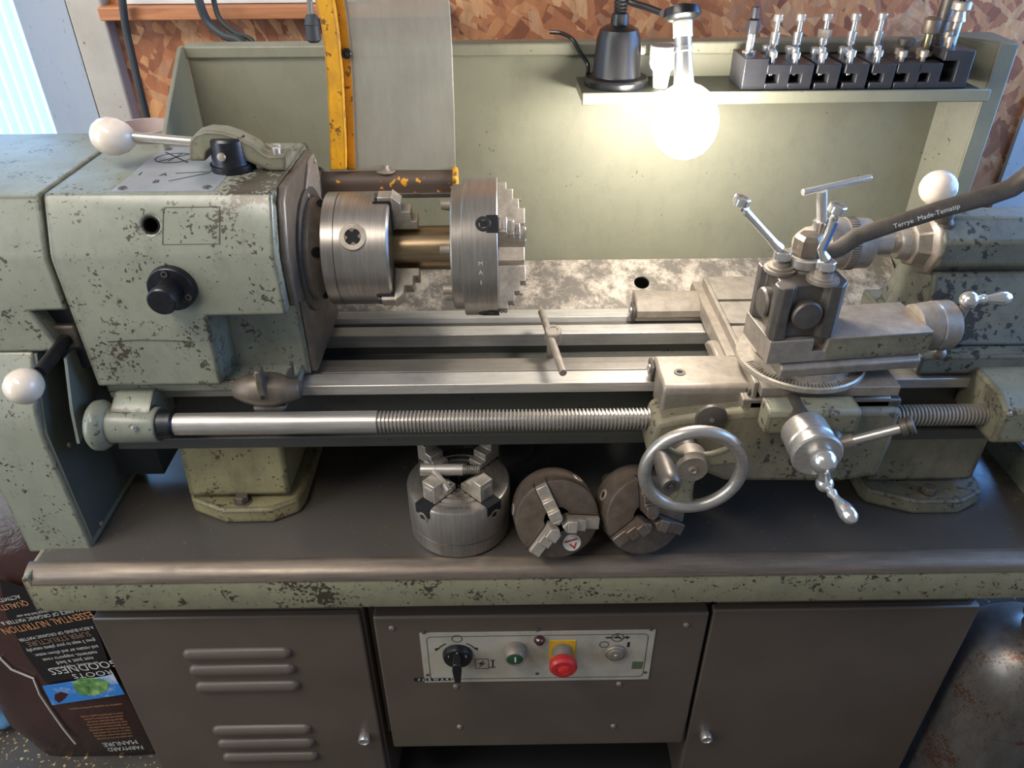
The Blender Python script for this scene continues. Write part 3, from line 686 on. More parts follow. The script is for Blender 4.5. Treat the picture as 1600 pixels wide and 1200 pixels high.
# speed lever: black hub, arched casting, rod and ivory ball
hc = at(361, 270, Z=HT); hc = Vector((hc.x, hc.y+0.014, HT))
MB().rev([(0, 0.027), (0.003, 0.028), (0.009, 0.028), (0.010, 0.025), (0.012, 0.0245), (0.039, 0.0225), (0.042, 0.020), (0.043, 0)], hc, (0, 0, 1), 36).build('speed_knob', M['blackmetal'], hs)
pq = at(352, 243, Y=hc.y-0.024)
MB().rev([(0, 0.0055), (0.0025, 0.005), (0.003, 0.003)], (hc.x-0.004, hc.y-0.0235, HT+0.023), (-0.15, -1, 0.1), 16).build('knob_pin', M['castgrey'], hs)
# arched casting: outline in XZ behind the hub, 18 mm deep
opx = [(735, 320), (735, 185), (770, 135), (850, 110), (960, 118), (1060, 150), (1180, 212), (1250, 268), (1290, 285), (1412, 280), (1410, 398), (1300, 402), (1250, 372), (1130, 320), (1080, 260), (1000, 225), (900, 225), (860, 260), (850, 320)]
opx = [at(130+a_/4.444, 180+b_/4.444, Y=hc.y-0.012) for a_, b_ in opx]
arch = [(p.x, max(p.z, HT+0.0006)) for p in opx]
ar = MB().prism(arch, hc.y-0.012, hc.y+0.020, 'y').build('lever_casting', M['green_worn'], hs, bevel=0.0025)
for u_, v_, yy in ((433, 241, hc.y-0.002), (433, 232, hc.y+0.012)):
    p = at(u_, v_, Y=yy); zb = arch[9][1]
    MB().cyl((p.x, yy, zb-0.001), (p.x, yy, zb+0.007), 0.0052, 14).cyl((p.x, yy, zb+0.007), (p.x, yy, zb+0.0073), 0.003, 6).build('cap_screw', M['steel'], ar)
A = at(302, 223, Y=hc.y+0.004); B = at(200, 213, Y=hc.y+0.004)
rod = MB().cyl(A+Vector((0.01, 0, 0)), B-(A-B).normalized()*0.006, 0.0062, 18).build('lever_rod', M['steel'], hs)
dd = (B-A).normalized(); cc = at(174, 213, Y=hc.y+0.004)
MB().rev([(-0.028, 0.007), (-0.026, 0.011), (-0.019, 0.0175), (-0.008, 0.0225), (0.003, 0.0235), (0.013, 0.0205), (0.020, 0.0145), (0.024, 0.007), (0.025, 0)], cc, dd, 28).build('ball_knob', M['ivory'], hs)
# front knob with flanged base
kc = at(270, 449, Y=0.853)
fl = MB().rev([(0, 0.029), (0.001, 0.0295), (0.009, 0.0285), (0.010, 0.0275), (0.0115, 0.0)], (kc.x, 0.855, kc.z), (0, -1, 0), 40).build('knob_flange', M['blackmetal'], hs)
MB().rev([(0.010, 0.0155), (0.030, 0.0155), (0.032, 0.0172), (0.040, 0.0172), (0.042, 0.0155), (0.0425, 0)], (kc.x, 0.855, kc.z), (0, -1, 0), 32).build('front_knob', M['blackmetal'], hs)
for an in (95, 335, 215):
    a = math.radians(an); q = Vector((kc.x+0.022*math.cos(a), 0.8445, kc.z+0.022*math.sin(a)))
    MB().ring(0.0042, 0.0022, q, (0, -1, 0), 0.0012, 14).build('flange_screw', M['darksteel'], fl)
# scribed outline of a lost label on the sloping facet
FF = frame((0, 0.8568, 1.168), (1, 0, 0), (0, 0.027, 0.060)); FI = FF.inverted()
sc = MB()
pts = [FI @ facet(u, v) for u, v in ((258, 324), (343, 323), (343, 381), (254, 382), (255, 330))]
sc.line([(p.x, p.y) for p in pts], 0.0007, FF, 0.0006, closed=True).build('scribed_outline', M['darksteel'], hs, flat=True)
FG = frame((0, 0.8552, 0), (1, 0, 0), (0, 0, 1))
q = [at(u, v, Y=0.855) for u, v in ((168, 534), (215, 531), (262, 532), (303, 534))]
MB().line([(p.x, p.z) for p in q], 0.0008, FG, 0.0006).build('scratch', M['darksteel'], hs, flat=True)

# ------------------------------------------------------------------ gear end cover
ec = thing('gear_end_cover', 'blue-lit green sheet cover over the gear end left of the headstock', 'machine cover', (-0.68, 0.9, 0.72))
gx0, gx1 = -0.86, hx0-0.004
up_ = [(0.857, 1.03), (0.856, 1.160), (0.858, 1.168), (0.884, 1.228), (0.889, HT), (1.14, HT), (1.15, 1.22), (1.15, 1.03)]
u_ = MB().prism(up_, gx0, gx1, 'x').build('upper_cover', M['green_hs'], ec, bevel=0.004, seg=3)
# dark pocket where the selector lever comes out
cut(u_, MB().prism([(-0.596, 1.090), (-0.5, 1.092), (-0.5, 0.98), (-0.578, 0.98), (-0.577, 1.035)], 0.80, 1.13, 'y'))
lo = [(0.857, 1.0305), (0.835, 0.995), (0.818, 0.960), (0.812, 0.930), (0.811, 0.712), (1.0, 0.712), (1.0, 1.0305)]
lx1 = -0.614
l_ = MB().prism(lo, -0.708, lx1, 'x').build('lower_cover', M['green_hs'], ec, bevel=0.004, seg=3)
MB().prism([(0.858, 1.028), (0.84, 0.99), (0.816, 0.93), (0.815, 0.735), (1.0, 0.735), (1.0, 1.028)], lx1, lx1+0.004, 'x').build('inner_side_sheet', plain('dark_grey_green_paint', (84, 88, 82), 0.45), ec)
sp = MB().prism([(0.858, 1.02), (0.83, 0.955), (0.818, 0.91), (0.93, 0.955), (0.93, 1.02)], -0.578, -0.574, 'x').build('bracket_sheet', plain('grey_green_paint', (112, 116, 108), 0.45), ec)
for u, v in ((108, 695), (158, 818), (125, 560)):
    p = at(u, v, X=lx1+0.004); MB().rev([(0, 0.0045), (0.002, 0.004), (0.003, 0.002)], p, (1, 0, 0), 12).build('rivet', M['castgrey'], ec)
MB().box(-0.618, -0.54, 0.93, 1.0, 0.76, 1.10).build('gearbox_shade_box', plain('dark_gearbox_shade', (44, 48, 52), 0.5), ec)  # dark box behind the pocket; its colour stands in for shade
MB().box(-0.5955, -0.5515, 0.882, 0.929, 0.99, 1.0895).build('pocket_shade_box', plain('dark_pocket_shade', (30, 34, 42), 0.6), ec)  # added box, coloured dark so the open pocket looks shaded inside
# selector lever
sl = thing('selector_lever', 'ivory ball-ended selector lever in the dark pocket of the gear cover', 'lever', at(108, 530, Y=0.875))
A = at(118, 512, Y=0.90); B = at(62, 582, Y=0.80)
MB().cyl(A, B, 0.0085, 16).build('lever_rod', M['blackmetal'], sl)
MB().box(A.x-0.016, A.x+0.016, 0.872, 0.90, A.z-0.016, A.z+0.018).build('lever_boss', M['darksteel'], sl, bevel=0.004)
c_ = at(37, 604, Y=0.775)
MB().rev([(-0.023, 0.008), (-0.020, 0.014), (-0.010, 0.0205), (0.001, 0.0222), (0.011, 0.0195), (0.018, 0.013), (0.0215, 0.005), (0.022, 0)], c_, (B-A), 28).build('ball_knob', M['ivory'], sl)

# ------------------------------------------------------------------ chucks on the spindle
AX = Vector((1, 0, 0))
def rad(an):                         # radial direction round the spindle, 0 deg = towards the operator, 90 = up
    a = math.radians(an); return Vector((0, -math.cos(a), math.sin(a)))
def jawM(o, axis, e):                # local x = axis, y = radial outward, z = tangential
    return frame(o, axis, e)
def socket_parts(par, c, e, r, local=False, mat='castgrey'):
    MB().ring(r, r*0.62, c-e*0.002, e, 0.004, 28, 0.0006).build('socket_ring', M[mat], par, local=local)
    MB().cyl(c-e*0.004, c+e*0.0008, r*0.64, 20).build('socket_bore', M['deep'], par, local=local)
    t_ = e.orthogonal().normalized(); b_ = e.cross(t_)
    q = r*0.58; mb = MB()
    for k in range(4):
        w = PI/4+k*PI/2; d_ = t_*math.cos(w)+b_*math.sin(w); f_ = e.cross(d_)
        mb.add([c+d_*q-f_*q*0.42, c+d_*q+f_*q*0.42, c+d_*q*0.62, c+d_*q-f_*q*0.42+e*0.0016, c+d_*q+f_*q*0.42+e*0.0016, c+d_*q*0.62+e*0.0016], [(0,2,1),(3,4,5),(0,1,4,3),(1,2,5,4),(2,0,3,5)])
    mb.build('square_socket', M['darksteel'], par, local=local)

c1 = thing('three_jaw_chuck', 'turned steel three-jaw chuck mounted on the headstock spindle, gripping a shaft', 'chuck', (-0.2, SY, SZ))
R1 = 0.0765; a0, a1 = -0.238, -0.150
o = Vector((0, SY, SZ))
MB().rev([(a0+0.012, 0.050), (a0-0.002, 0.060), (a0, R1-0.001), (a0+0.001, R1), (a0+0.0165, R1)], o, AX, 72).build('back_plate', M['chuck'], c1)
MB().rev([(a0+0.017, R1-0.0008), (a0+0.0175, R1), (a1-0.003, R1), (a1, R1-0.003), (a1, 0.025), (a1-0.02, 0.025)], o, AX, 72).build('chuck_body', M['chuck'], c1)
e = rad(35); socket_parts(c1, Vector((a0+0.043, SY, SZ))+e*(R1-0.0008), e, 0.0175)
for an in (-38, 82, 202):
    e = rad(an); J = frame(Vector((a1, SY, SZ)), AX, e)
    mb = MB(J)
    mb.box(-0.016, 0.004, 0.034, R1+0.006, -0.0095, 0.0095)
    mb.prism([(0.002, 0.036), (0.034, 0.036), (0.034, 0.048), (0.026, 0.048), (0.026, 0.062), (0.014, 0.062), (0.014, 0.074), (0.002, R1+0.008)], -0.0115, 0.0115, 'z')
    j = mb.build('jaw', M['jaw'], c1, bevel=0.0012)
    s2 = MB(J)
    for k in range(3): s2.box(-0.020+k*0.006, -0.0168+k*0.006, R1-0.004, R1+0.004, -0.0075, 0.0075)
    s2.build('jaw_teeth', M['darksteel'], j)
    MB(J).box(-0.022, 0.0006, 0.03, R1+0.0009, -0.0125, -0.0098).box(-0.022, 0.0006, 0.03, R1+0.0009, 0.0098, 0.0125).build('slot_edge', M['deep'], j)

c2 = thing('four_jaw_chuck', 'large four-jaw chuck with a browned shaft held in the spindle chuck', 'chuck', (-0.03, SY, SZ))
R2 = 0.0935; b0, b1 = -0.056, -0.009
MB().rev([(-0.172, 0.028), (-0.170, 0.030), (-0.069, 0.0305), (-0.066, 0.034)], o, AX, 48).build('shaft', M['shaft'], c2)
MB().rev([(-0.071, 0.030), (-0.070, 0.0835), (-0.068, 0.085), (b0, 0.085)], o, AX, 72).build('backing_plate', M['chuck'], c2)
MB().rev([(b0, 0.086), (b0+0.001, R2-0.001), (b0+0.002, R2), (b1-0.001, R2), (b1, R2-0.001), (b1, 0.022)], o, AX, 72).build('chuck_body', M['chuck'], c2)
for an in (-2, 58, -58, 118, -85):
    e = rad(an+24); q = Vector((-0.071, SY, SZ))+e*0.066
    MB().cyl(q, q-AX*0.013, 0.0068, 18).build('cap_screw', M['castgrey'], c2, bevel=0.0008)
for an in (42, 132, 222, 312):
    e = rad(an); J = frame(Vector((b1, SY, SZ)), AX, e)
    MB(J).box(-0.014, 0.0004, 0.024, R2+0.0006, -0.0115, 0.0115).build('jaw_slot', M['deep'], c2)
    mb = MB(J)
    st = [(0.0, 0.030), (0.037, 0.030), (0.037, 0.052), (0.029, 0.052), (0.029, 0.066), (0.021, 0.066), (0.021, 0.080), (0.012, 0.080), (0.012, 0.090), (-0.006, 0.090), (-0.006, 0.030)]
    j = mb.prism(st, -0.0105, 0.0105, 'z').build('jaw', M['jaw'], c2, bevel=0.0009)
    t_ = MB(J)
    for k in range(7): t_.box(0.002+k*0.0054, 0.0052+k*0.0054, 0.0905-0.0*k-(0 if k < 2 else (0.0105 if k < 4 else (0.0245 if k < 6 else 0.0385))), 0.092-(0 if k < 2 else (0.0105 if k < 4 else (0.0245 if k < 6 else 0.0385))), -0.006, 0.006)
    t_.build('jaw_thread', M['steel'], j)
    c_ = Vector((b1-0.018, SY, SZ))+e*(R2-0.0006)
    MB().ring(0.010, 0.0058, c_-e*0.003, e, 0.0046, 24, 0.0006).build('socket_ring', M['blackmetal'], c2)
    MB().cyl(c_-e*0.004, c_+e*0.0008, 0.006, 4).build('square_socket', M['deep'], c2)
FS = frame(Vector((b1-0.022, SY, SZ))+rad(4)*(R2+0.0001), AX, rad(94))
mk = MB()
for s_, dy in (('M', 0.012), ('A', 0.0), ('1', -0.014)): text_mesh(mk, s_, 0.008, FS @ Matrix.Translation((0, dy, 0)))
mk.build('stamped_marks', M['white_ink'], c2, flat=True)

# ------------------------------------------------------------------ chuck guard, swung up
GY = 1.085
cg = thing('chuck_guard', 'raised chuck guard with yellow frame, rusty hinge bar and clear plastic sheet', 'guard', at(610, 285, Y=GY))
ga = at(505, 283, Y=GY); gb = at(708, 281, Y=GY); gr = 0.0155
def channel(xa, xb, y, z, r, name, mat, th=0.003):
    pts = [(y+r*math.cos(PI*(k/10)), z+r*math.sin(PI*(k/10))-0.002) for k in range(11)]
    return MB().prism([(y+r, z-r)] + pts + [(y-r, z-r), (y-r+th, z-r)] + [(y+(r-th)*math.cos(PI*(k/10)), z+(r-th)*math.sin(PI*(k/10))-0.002) for k in range(10, -1, -1)] + [(y+r-th, z-r)], xa, xb, 'x').build(name, mat, cg, ang=50)
channel(ga.x, gb.x, GY, ga.z, gr, 'hinge_bar', M['yellow_rust'])
MB().box(ga.x-0.002, gb.x+0.002, GY-gr-0.004, GY-gr+0.001, ga.z-gr-0.004, ga.z-gr+0.003).build('hinge_edge', M['darksteel'], cg, bevel=0.001)
MB().prism([(GY-0.019, ga.z-0.020), (GY+0.018, ga.z-0.020), (GY+0.018, ga.z+0.012), (GY-0.002, ga.z+0.020), (GY-0.019, ga.z+0.010)], gb.x, gb.x+0.007, 'x').build('end_plate', M['yellow'], cg, bevel=0.002)
MB().prism([(GY-0.020, ga.z-0.022), (GY+0.018, ga.z-0.020), (GY+0.018, ga.z+0.012), (GY-0.002, ga.z+0.022), (GY-0.020, ga.z+0.012)], ga.x-0.008, ga.x, 'x').build('end_plate', M['darksteel'], cg, bevel=0.002)
p = at(603, 268, Y=GY); pz = ga.z+gr-0.002
MB().rev([(0, 0.0135), (0.0015, 0.0135), (0.002, 0.006), (0.0045, 0.006)], (p.x, GY, pz), (0, 0, 1), 28).build('washer', M['castgrey'], cg)
MB().cyl((p.x, GY, pz+0.004), (p.x, GY, pz+0.009), 0.0052, 6).build('hex_bolt', M['castgrey'], cg)
# the frame: web facing the operator plus a second leaf, bending left towards the top
vv = [266, 240, 200, 160, 120, 80, 45, 15, -15, -45, -80, -125]
lft = [516, 515, 514, 512.5, 510, 507, 502.5, 496, 488, 478, 464, 444]
mid = [540, 540, 538.5, 536.5, 534.5, 531, 527, 523, 517, 509, 498, 481]
rgt = [561, 560, 558.5, 557, 555, 552, 549, 545, 540, 534, 526, 514]
def strip(La, Lb, y0, th, name, mat):
    A_ = [at(u, v, Y=y0) for u, v in zip(La, vv)]; B_ = [at(u, v, Y=y0) for u, v in zip(Lb, vv)]
    n = len(A_); off = Vector((0, th, 0)); v_ = A_+B_+[p_+off for p_ in A_]+[p_+off for p_ in B_]; f_ = []
    for i in range(n-1):
        f_ += [(i, i+1, n+i+1, n+i), (2*n+i, 3*n+i, 3*n+i+1, 2*n+i+1), (i, 2*n+i, 2*n+i+1, i+1), (n+i, n+i+1, 3*n+i+1, 3*n+i)]
    f_ += [(0, n, 3*n, 2*n), (n-1, 3*n-1, 4*n-1, 2*n-1)]
    return MB().add(v_, f_).build(name, mat, cg, bevel=0.001)
strip(lft, mid, GY-0.012, 0.014, 'frame_arm', M['yellow'])
strip([m+2 for m in mid], rgt, GY+0.004, 0.003, 'clamp_strip', M['yellow'])
p = at(542, 83, Y=GY+0.002)
b_ = MB().ring(0.0065, 0.0035, p, (0, -1, 0), 0.006, 20, 0.0006).build('bolt', M['blackmetal'], cg); MB().cyl(p, p-Vector((0, 0.003, 0)), 0.0036, 6).build('bolt_socket', M['darksteel'], b_)
def clear_mat():
    t = NT('scratched_clear_plastic')
    n = t.noise(9, 6, 0.7, t.mapping((1, 1, 0.5))); n2 = t.noise(60, 5, 0.7, t.mapping((1.2, 1, 0.3)))
    f = t.math('ADD', t.math('MULTIPLY', n, 0.5), t.math('MULTIPLY', n2, 0.4))
    tr = t.n('ShaderNodeBsdfTransparent'); tr.inputs[0].default_value = (0.86, 0.87, 0.86, 1)
    t.col(t.mix(t.ramp(n, [(0.42, BW(0)), (0.75, BW(0.6))]), lin(170, 166, 154), lin(112, 102, 88))).val('Roughness', 0.3)
    mx = t.n('ShaderNodeMixShader'); t.l(t.ramp(f, [(0.25, BW(0.42)), (0.6, BW(0.62))]), mx.inputs[0])
    t.l(tr.outputs[0], mx.inputs[1]); t.l(t.b.outputs[0], mx.inputs[2]); t.l(mx.outputs[0], t.out.inputs[0]); return t.m
vv2 = vv
shr = [712, 711.5, 710.5, 709.5, 708, 706.5, 705, 703, 700, 696, 691, 683]
vv = vv2
sh_ = strip([u-6 for u in rgt], shr, GY+0.001, 0.003, 'clear_sheet', clear_mat())
sh_['label'] = 'scratched clear plastic sheet'

# ------------------------------------------------------------------ carriage (saddle, apron, handwheel)
ca_ = thing('carriage', 'worn green lathe carriage with apron and spoked handwheel', 'lathe carriage', (0.33, 0.95, 0.85))
sx = 0.306
# saddle: front wing, rear wing and the bridge across the bed
MB().prism([(0.826, 0.945), (0.824, 0.978), (0.830, 0.985), (0.905, 0.985), (0.905, 0.951), (0.884, 0.951), (0.884, 0.930), (0.826, 0.930)], 0.205, sx+0.02, 'x').build('front_wing', M['castgrey'], ca_, bevel=0.004)
MB().prism([(1.062, 0.9545), (1.062, 0.968), (1.072, 0.980), (1.094, 0.985), (1.110, 0.980), (1.112, 0.9545)], 0.205, sx+0.02, 'x').build('rear_wing', M['castgrey'], ca_, bevel=0.003)
MB().prism([(0.81, 0.952), (0.81, 0.975), (0.90, 0.985), (1.13, 0.985), (1.14, 0.975), (1.14, 0.958), (0.97, 0.9575), (0.955, 0.952)], sx, 0.50, 'x').build('bridge', M['castgrey'], ca_, bevel=0.002)
MB().prism([(0.90, 0.955), (0.90, 0.979), (0.948, 0.979), (0.965, 0.972), (0.98, 0.957)], sx-0.012, sx+0.01, 'x').build('bridge_web', M['castgrey'], ca_, bevel=0.004)
for y_, z_ in ((0.898, 0.968), (1.075, 0.962)):
    w_ = MB().box(0.199, 0.205, y_-0.016, y_+0.012, z_-0.014, z_+0.012).build('way_wiper', M['darksteel'], ca_, bevel=0.003)
    MB().rev([(0, 0.006), (0.002, 0.006), (0.004, 0.003), (0.0045, 0)], (0.199, y_-0.006, z_+0.004), (-1, 0, 0), 14).build('wiper_screw', M['steel'], w_)
p = at(1062, 582, Z=0.985)
MB().ring(0.0078, 0.0042, (p.x, p.y, 0.9845), (0, 0, 1), 0.0016, 22).build('oil_cup', M['darksteel'], ca_)
MB().cyl((p.x, p.y, 0.984), (p.x, p.y, 0.9855), 0.0043, 18).build('oil_hole', M['deep'], ca_)
# apron
AY = 0.800
ap = [(0.196, 0.945), (0.191, 0.925), (0.189, 0.895), (0.193, 0.878), (0.205, 0.866), (0.262, 0.862), (0.30, 0.842), (0.46, 0.838), (0.51, 0.848), (0.515, 0.90), (0.515, 0.962), (0.31, 0.962), (0.225, 0.952)]
MB().prism(ap, AY, 0.862, 'y').build('apron', M['green_grimy'], ca_, bevel=0.009, seg=3)
MB().box(0.315, 0.515, AY+0.01, 0.88, 0.93, 0.972).build('apron_top', M['darksteel'], ca_, bevel=0.003)
p = at(1112, 655, Y=AY-0.004)
o2 = MB().rev([(0, 0.021), (0.004, 0.020), (0.005, 0.018), (0.006, 0)], (p.x, AY, p.z), (0, -1, 0), 28).build('apron_plug', M['darksteel'], ca_)
MB().ring(0.003, 0.0015, (p.x, AY-0.006, p.z), (0, -1, 0), 0.001, 12).build('plug_screw', M['steel'], o2)
# handwheel
HWY = 0.742; hc_ = at(1083, 735, Y=HWY); HR = 0.0615
hw = MB().torus(hc_, (0, 1, 0), HR, 0.0085, 56, 14).build('handwheel_rim', M['steel'], ca_)
sp_ = MB()
for an in (25, 150, 262):
    a = math.radians(an); d_ = Vector((math.cos(a), 0, math.sin(a))); s_ = Vector((-math.sin(a), 0, math.cos(a)))
    P0 = hc_+d_*0.012+Vector((0, 0.012, 0)); P1 = hc_+d_*(HR-0.002)+Vector((0, 0.002, 0))
    pts = []
    for t, w in ((0, 0.013), (0.35, 0.0105), (0.7, 0.0125), (1, 0.019)):
        c__ = P0.lerp(P1, t)
        pts.append([c__-s_*w+Vector((0, -0.004, 0)), c__+s_*w+Vector((0, -0.004, 0)), c__+s_*w+Vector((0, 0.005, 0)), c__-s_*w+Vector((0, 0.005, 0))])
    v_ = [q for r_ in pts for q in r_]; f_ = [(0, 1, 2, 3), (15, 14, 13, 12)]
    for i in range(3):
        for k in range(4): f_.append((i*4+k, i*4+(k+1) % 4, i*4+4+(k+1) % 4, i*4+4+k))
    MB().add(v_, f_).build('spoke', M['green_worn'], hw, bevel=0.0025)
MB().rev([(-0.024, 0.022), (-0.004, 0.024), (0.000, 0.0205), (0.002, 0.0195), (0.003, 0.019), (0.003, 0.006), (0.005, 0.0055), (0.006, 0.004), (0.0045, 0.0025), (0.0045, 0)], hc_+Vector((0, 0.004, 0)), (0, -1, 0), 36).build('hub', M['castgrey'], hw)
MB().cyl(hc_+Vector((0, 0.02, 0)), hc_+Vector((0, 0.062, 0)), 0.016, 24).build('wheel_shaft', M['darksteel'], ca_)
g0 = at(1030, 705, Y=HWY)
MB().rev([(-0.006, 0.004), (0.0, 0.0085), (0.004, 0.0095), (0.030, 0.0120), (0.055, 0.0128), (0.063, 0.0122), (0.066, 0.010), (0.066, 0.006), (0.0645, 0.0055), (0.0645, 0.003), (0.067, 0.0028), (0.067, 0)], g0, (0.05, -1, 0.0), 28).build('wheel_handle', M['darksteel'], hw)
# feed lever with a grooved end cap
LY = 0.735
A = at(1318, 692, Y=LY+0.01); B = at(1412, 668, Y=LY-0.005)
fl = MB().cyl(A, B, 0.0062, 18).build('feed_lever', M['steel'], ca_)
d_ = (B-A).normalized()
MB().rev([(-0.004, 0.0085), (-0.003, 0.011), (0.004, 0.011), (0.0045, 0.0095), (0.006, 0.0095), (0.0065, 0.0115), (0.011, 0.0115), (0.012, 0.010), (0.012, 0)], B, d_, 26).build('lever_cap', M['darksteel'], fl)
MB().cyl(A-d_*0.012, A+d_*0.012, 0.0105, 18, 0.008).build('lever_socket', M['castgrey'], fl)
MB().rev([(0, 0.016), (0.05, 0.016), (0.056, 0.012)], (A.x-0.012, 0.80, A.z-0.004), (0, -1, 0), 24).build('lever_hub', M['darksteel'], ca_)

# ------------------------------------------------------------------ cross slide
CZ = 1.0; cs0, cs1 = 0.322, 0.445
cs = thing('cross_slide', 'T-slotted cross slide with a graduated swivel ring and ball crank', 'lathe slide', (0.38, 0.94, 0.986))
def slot(y): return [(y+0.004, CZ), (y+0.004, CZ-0.006), (y+0.008, CZ-0.006), (y+0.008, CZ-0.010), (y-0.008, CZ-0.010), (y-0.008, CZ-0.006), (y-0.004, CZ-0.006), (y-0.004, CZ)]
pr = [(0.799, 0.9865), (0.799, CZ-0.001), (0.800, CZ)] 
rv = [(1.117, CZ), (1.118, CZ-0.001), (1.118, 0.9865)]
pr2 = pr + list(reversed(slot(0.962))) + list(reversed(slot(1.036))) + rv
MB().prism(pr2, cs0+0.002, 0.50, 'x').build('slide_table', M['castgrey'], cs)
MB().prism([(0.812, 0.962), (0.812, 0.9995), (1.115, 0.9995), (1.115, 0.987), (0.90, 0.972)], cs0-0.004, cs0+0.002, 'x').build('gib_strip', M['castgrey'], cs, bevel=0.001)
p = at(1172, 611, X=cs0-0.004)
MB().ring(0.0055, 0.003, p, (-1, 0, 0), 0.004, 18, 0.0006).build('gib_screw', M['darksteel'], cs)
dc = Vector((0.393, 0.868, CZ))
MB().rev([(0, 0.083), (0.006, 0.083), (0.008, 0.081), (0.008, 0)], dc, (0, 0, 1), 72).build('graduated_ring', M['jaw'], cs)
tk = MB()
for k in range(41):
    a = math.radians(195+k*3.2); d_ = Vector((math.cos(a), math.sin(a), 0)); L = 0.010 if k % 5 == 0 else 0.006
    F_ = frame(dc+Vector((0, 0, 0.0082)), d_, Vector((-d_.y, d_.x, 0)))
    tk.line([(0.0805-L, 0), (0.0805, 0)], 0.0007, F_)
t_ = tk.build('graduations', M['ink'], cs, flat=True); t_['kind'] = 'stuff'
# front bracket, dial and ball crank
fb = [(0.748, 0.958), (0.744, 0.985), (0.748, 0.992), (0.776, 0.992), (0.776, 0.958)]
MB().prism([(0.762, 0.955), (0.761, 0.985), (0.766, 0.990), (0.796, 0.990), (0.796, 0.950), (0.772, 0.950)], cs0+0.002, 0.440, 'x').build('front_bracket', M['green_worn'], cs, bevel=0.003)
kc = at(1268, 695, Y=0.715)
MB().rev([(-0.030, 0.022), (-0.028, 0.028), (0.0, 0.0285), (0.002, 0.027), (0.0025, 0.0265), (0.012, 0.0262), (0.016, 0.030), (0.020, 0.0302), (0.022, 0.028), (0.022, 0)], kc, (0, -1, 0), 44).build('feed_dial', M['steel'], cs)
MB().cyl((kc.x, kc.y+0.02, kc.z), (kc.x, 0.81, kc.z), 0.017, 24).build('dial_shaft', M['darksteel'], cs)
bc = Vector((kc.x+0.004, kc.y-0.030, kc.z))
hd_ = Vector((0.25, 0, -0.97)).normalized()
b_ = MB().ball(bc, 0.0155, 24).build('crank_ball', M['chrome'], cs)
arm_end = bc + hd_*0.036
MB().tube([bc, bc+hd_*0.018, arm_end], [0.0085, 0.0070, 0.0075], 16).build('crank_arm', M['chrome'], cs)
MB().ball(arm_end, 0.0105, 20).build('crank_eye', M['chrome'], cs)
hd2 = Vector((0.16, -1.0, 0.0)).normalized()
MB().rev([(0.004, 0.0055), (0.012, 0.0045), (0.016, 0.0062), (0.019, 0.0062), (0.023, 0.0045), (0.030, 0.0052), (0.042, 0.0088), (0.052, 0.0098), (0.060, 0.0085), (0.065, 0.004), (0.066, 0)], arm_end, hd2, 22).build('crank_handle', M['chrome'], cs)

# ------------------------------------------------------------------ compound slide
RA = math.radians(6.0)
CM = Matrix.Translation((0.402, 0.846, CZ+0.008)) @ Matrix.Rotation(RA, 4, 'Z')
cm = thing('compound_slide', 'short chipped compound slide above the swivel ring with dial and ball crank', 'lathe slide', M=CM)
def lb(name, mb, mat, bevel=0.002, par=None): return mb.build(name, mat, par or cm, bevel=bevel, local=True)
MB().rev([(0, 0.066), (0.009, 0.066)], (-0.007, 0.020, 0), (0, 0, 1), 64).build('swivel_base', M['jaw'], cm, local=True)
lb('slide_base', MB().prism([(-0.043, 0.009), (-0.045, 0.022), (-0.034, 0.030), (0.032, 0.030), (0.045, 0.022), (0.043, 0.009)], -0.066, 0.118, 'x'), M['castgrey'])
topz = 0.062
sb = lb('top_slide', MB().prism([(-0.042, 0.0302), (-0.042, topz-0.001), (-0.041, topz), (0.036, topz), (0.037, topz-0.001), (0.037, 0.0302)], -0.086, 0.124, 'x'), M['castgrey'], 0.0015)
lb('painted_side', MB().box(-0.010, 0.1235, -0.0426, -0.042, 0.032, topz-0.002), M['green_grimy'], 0)
cut(sb, MB().prism([(-0.03, 0.044), (-0.014, 0.044), (-0.011, topz+0.01), (-0.031, topz+0.01)], -0.06, -0.030, 'y'), Vector((0, 0, 0)))
# dial along the slide axis
dz = 0.044
MB().rev([(0.124, 0.030), (0.138, 0.031), (0.139, 0.0315), (0.150, 0.0315), (0.152, 0.030), (0.153, 0.0325), (0.172, 0.0325), (0.176, 0.029), (0.177, 0)], (0, 0, dz), (1, 0, 0), 44).build('feed_dial', M['castgrey'], cm, local=True)
MB().rev([(0.1505, 0.0322), (0.1535, 0.0322)], (0, 0, dz), (1, 0, 0), 44).build('dial_ring', M['chrome'], cm, local=True)
b0_ = Vector((0.184, 0, dz)); ad = Vector((0.02, -0.18, 0.98)).normalized()
MB().ball(b0_, 0.0105, 20).build('crank_ball', M['chrome'], cm, local=True)
MB().tube([b0_-ad*0.050, b0_-ad*0.03, b0_, b0_+ad*0.034], [0.0045, 0.006, 0.007, 0.006], 14).build('crank_arm', M['castgrey'], cm, local=True)
MB().ball(b0_+ad*0.040, 0.0115, 20).build('crank_ball', M['chrome'], cm, local=True)
MB().ball(b0_-ad*0.050, 0.0095, 20).build('crank_ball', M['castgrey'], cm, local=True)
MB().rev([(0.006, 0.006), (0.014, 0.0055), (0.016, 0.007), (0.019, 0.007), (0.021, 0.005), (0.030, 0.006), (0.040, 0.0088), (0.047, 0.0088), (0.053, 0.006), (0.055, 0)], b0_+ad*0.040, (1, -0.05, 0.02), 22).build('crank_handle', M['chrome'], cm, local=True)

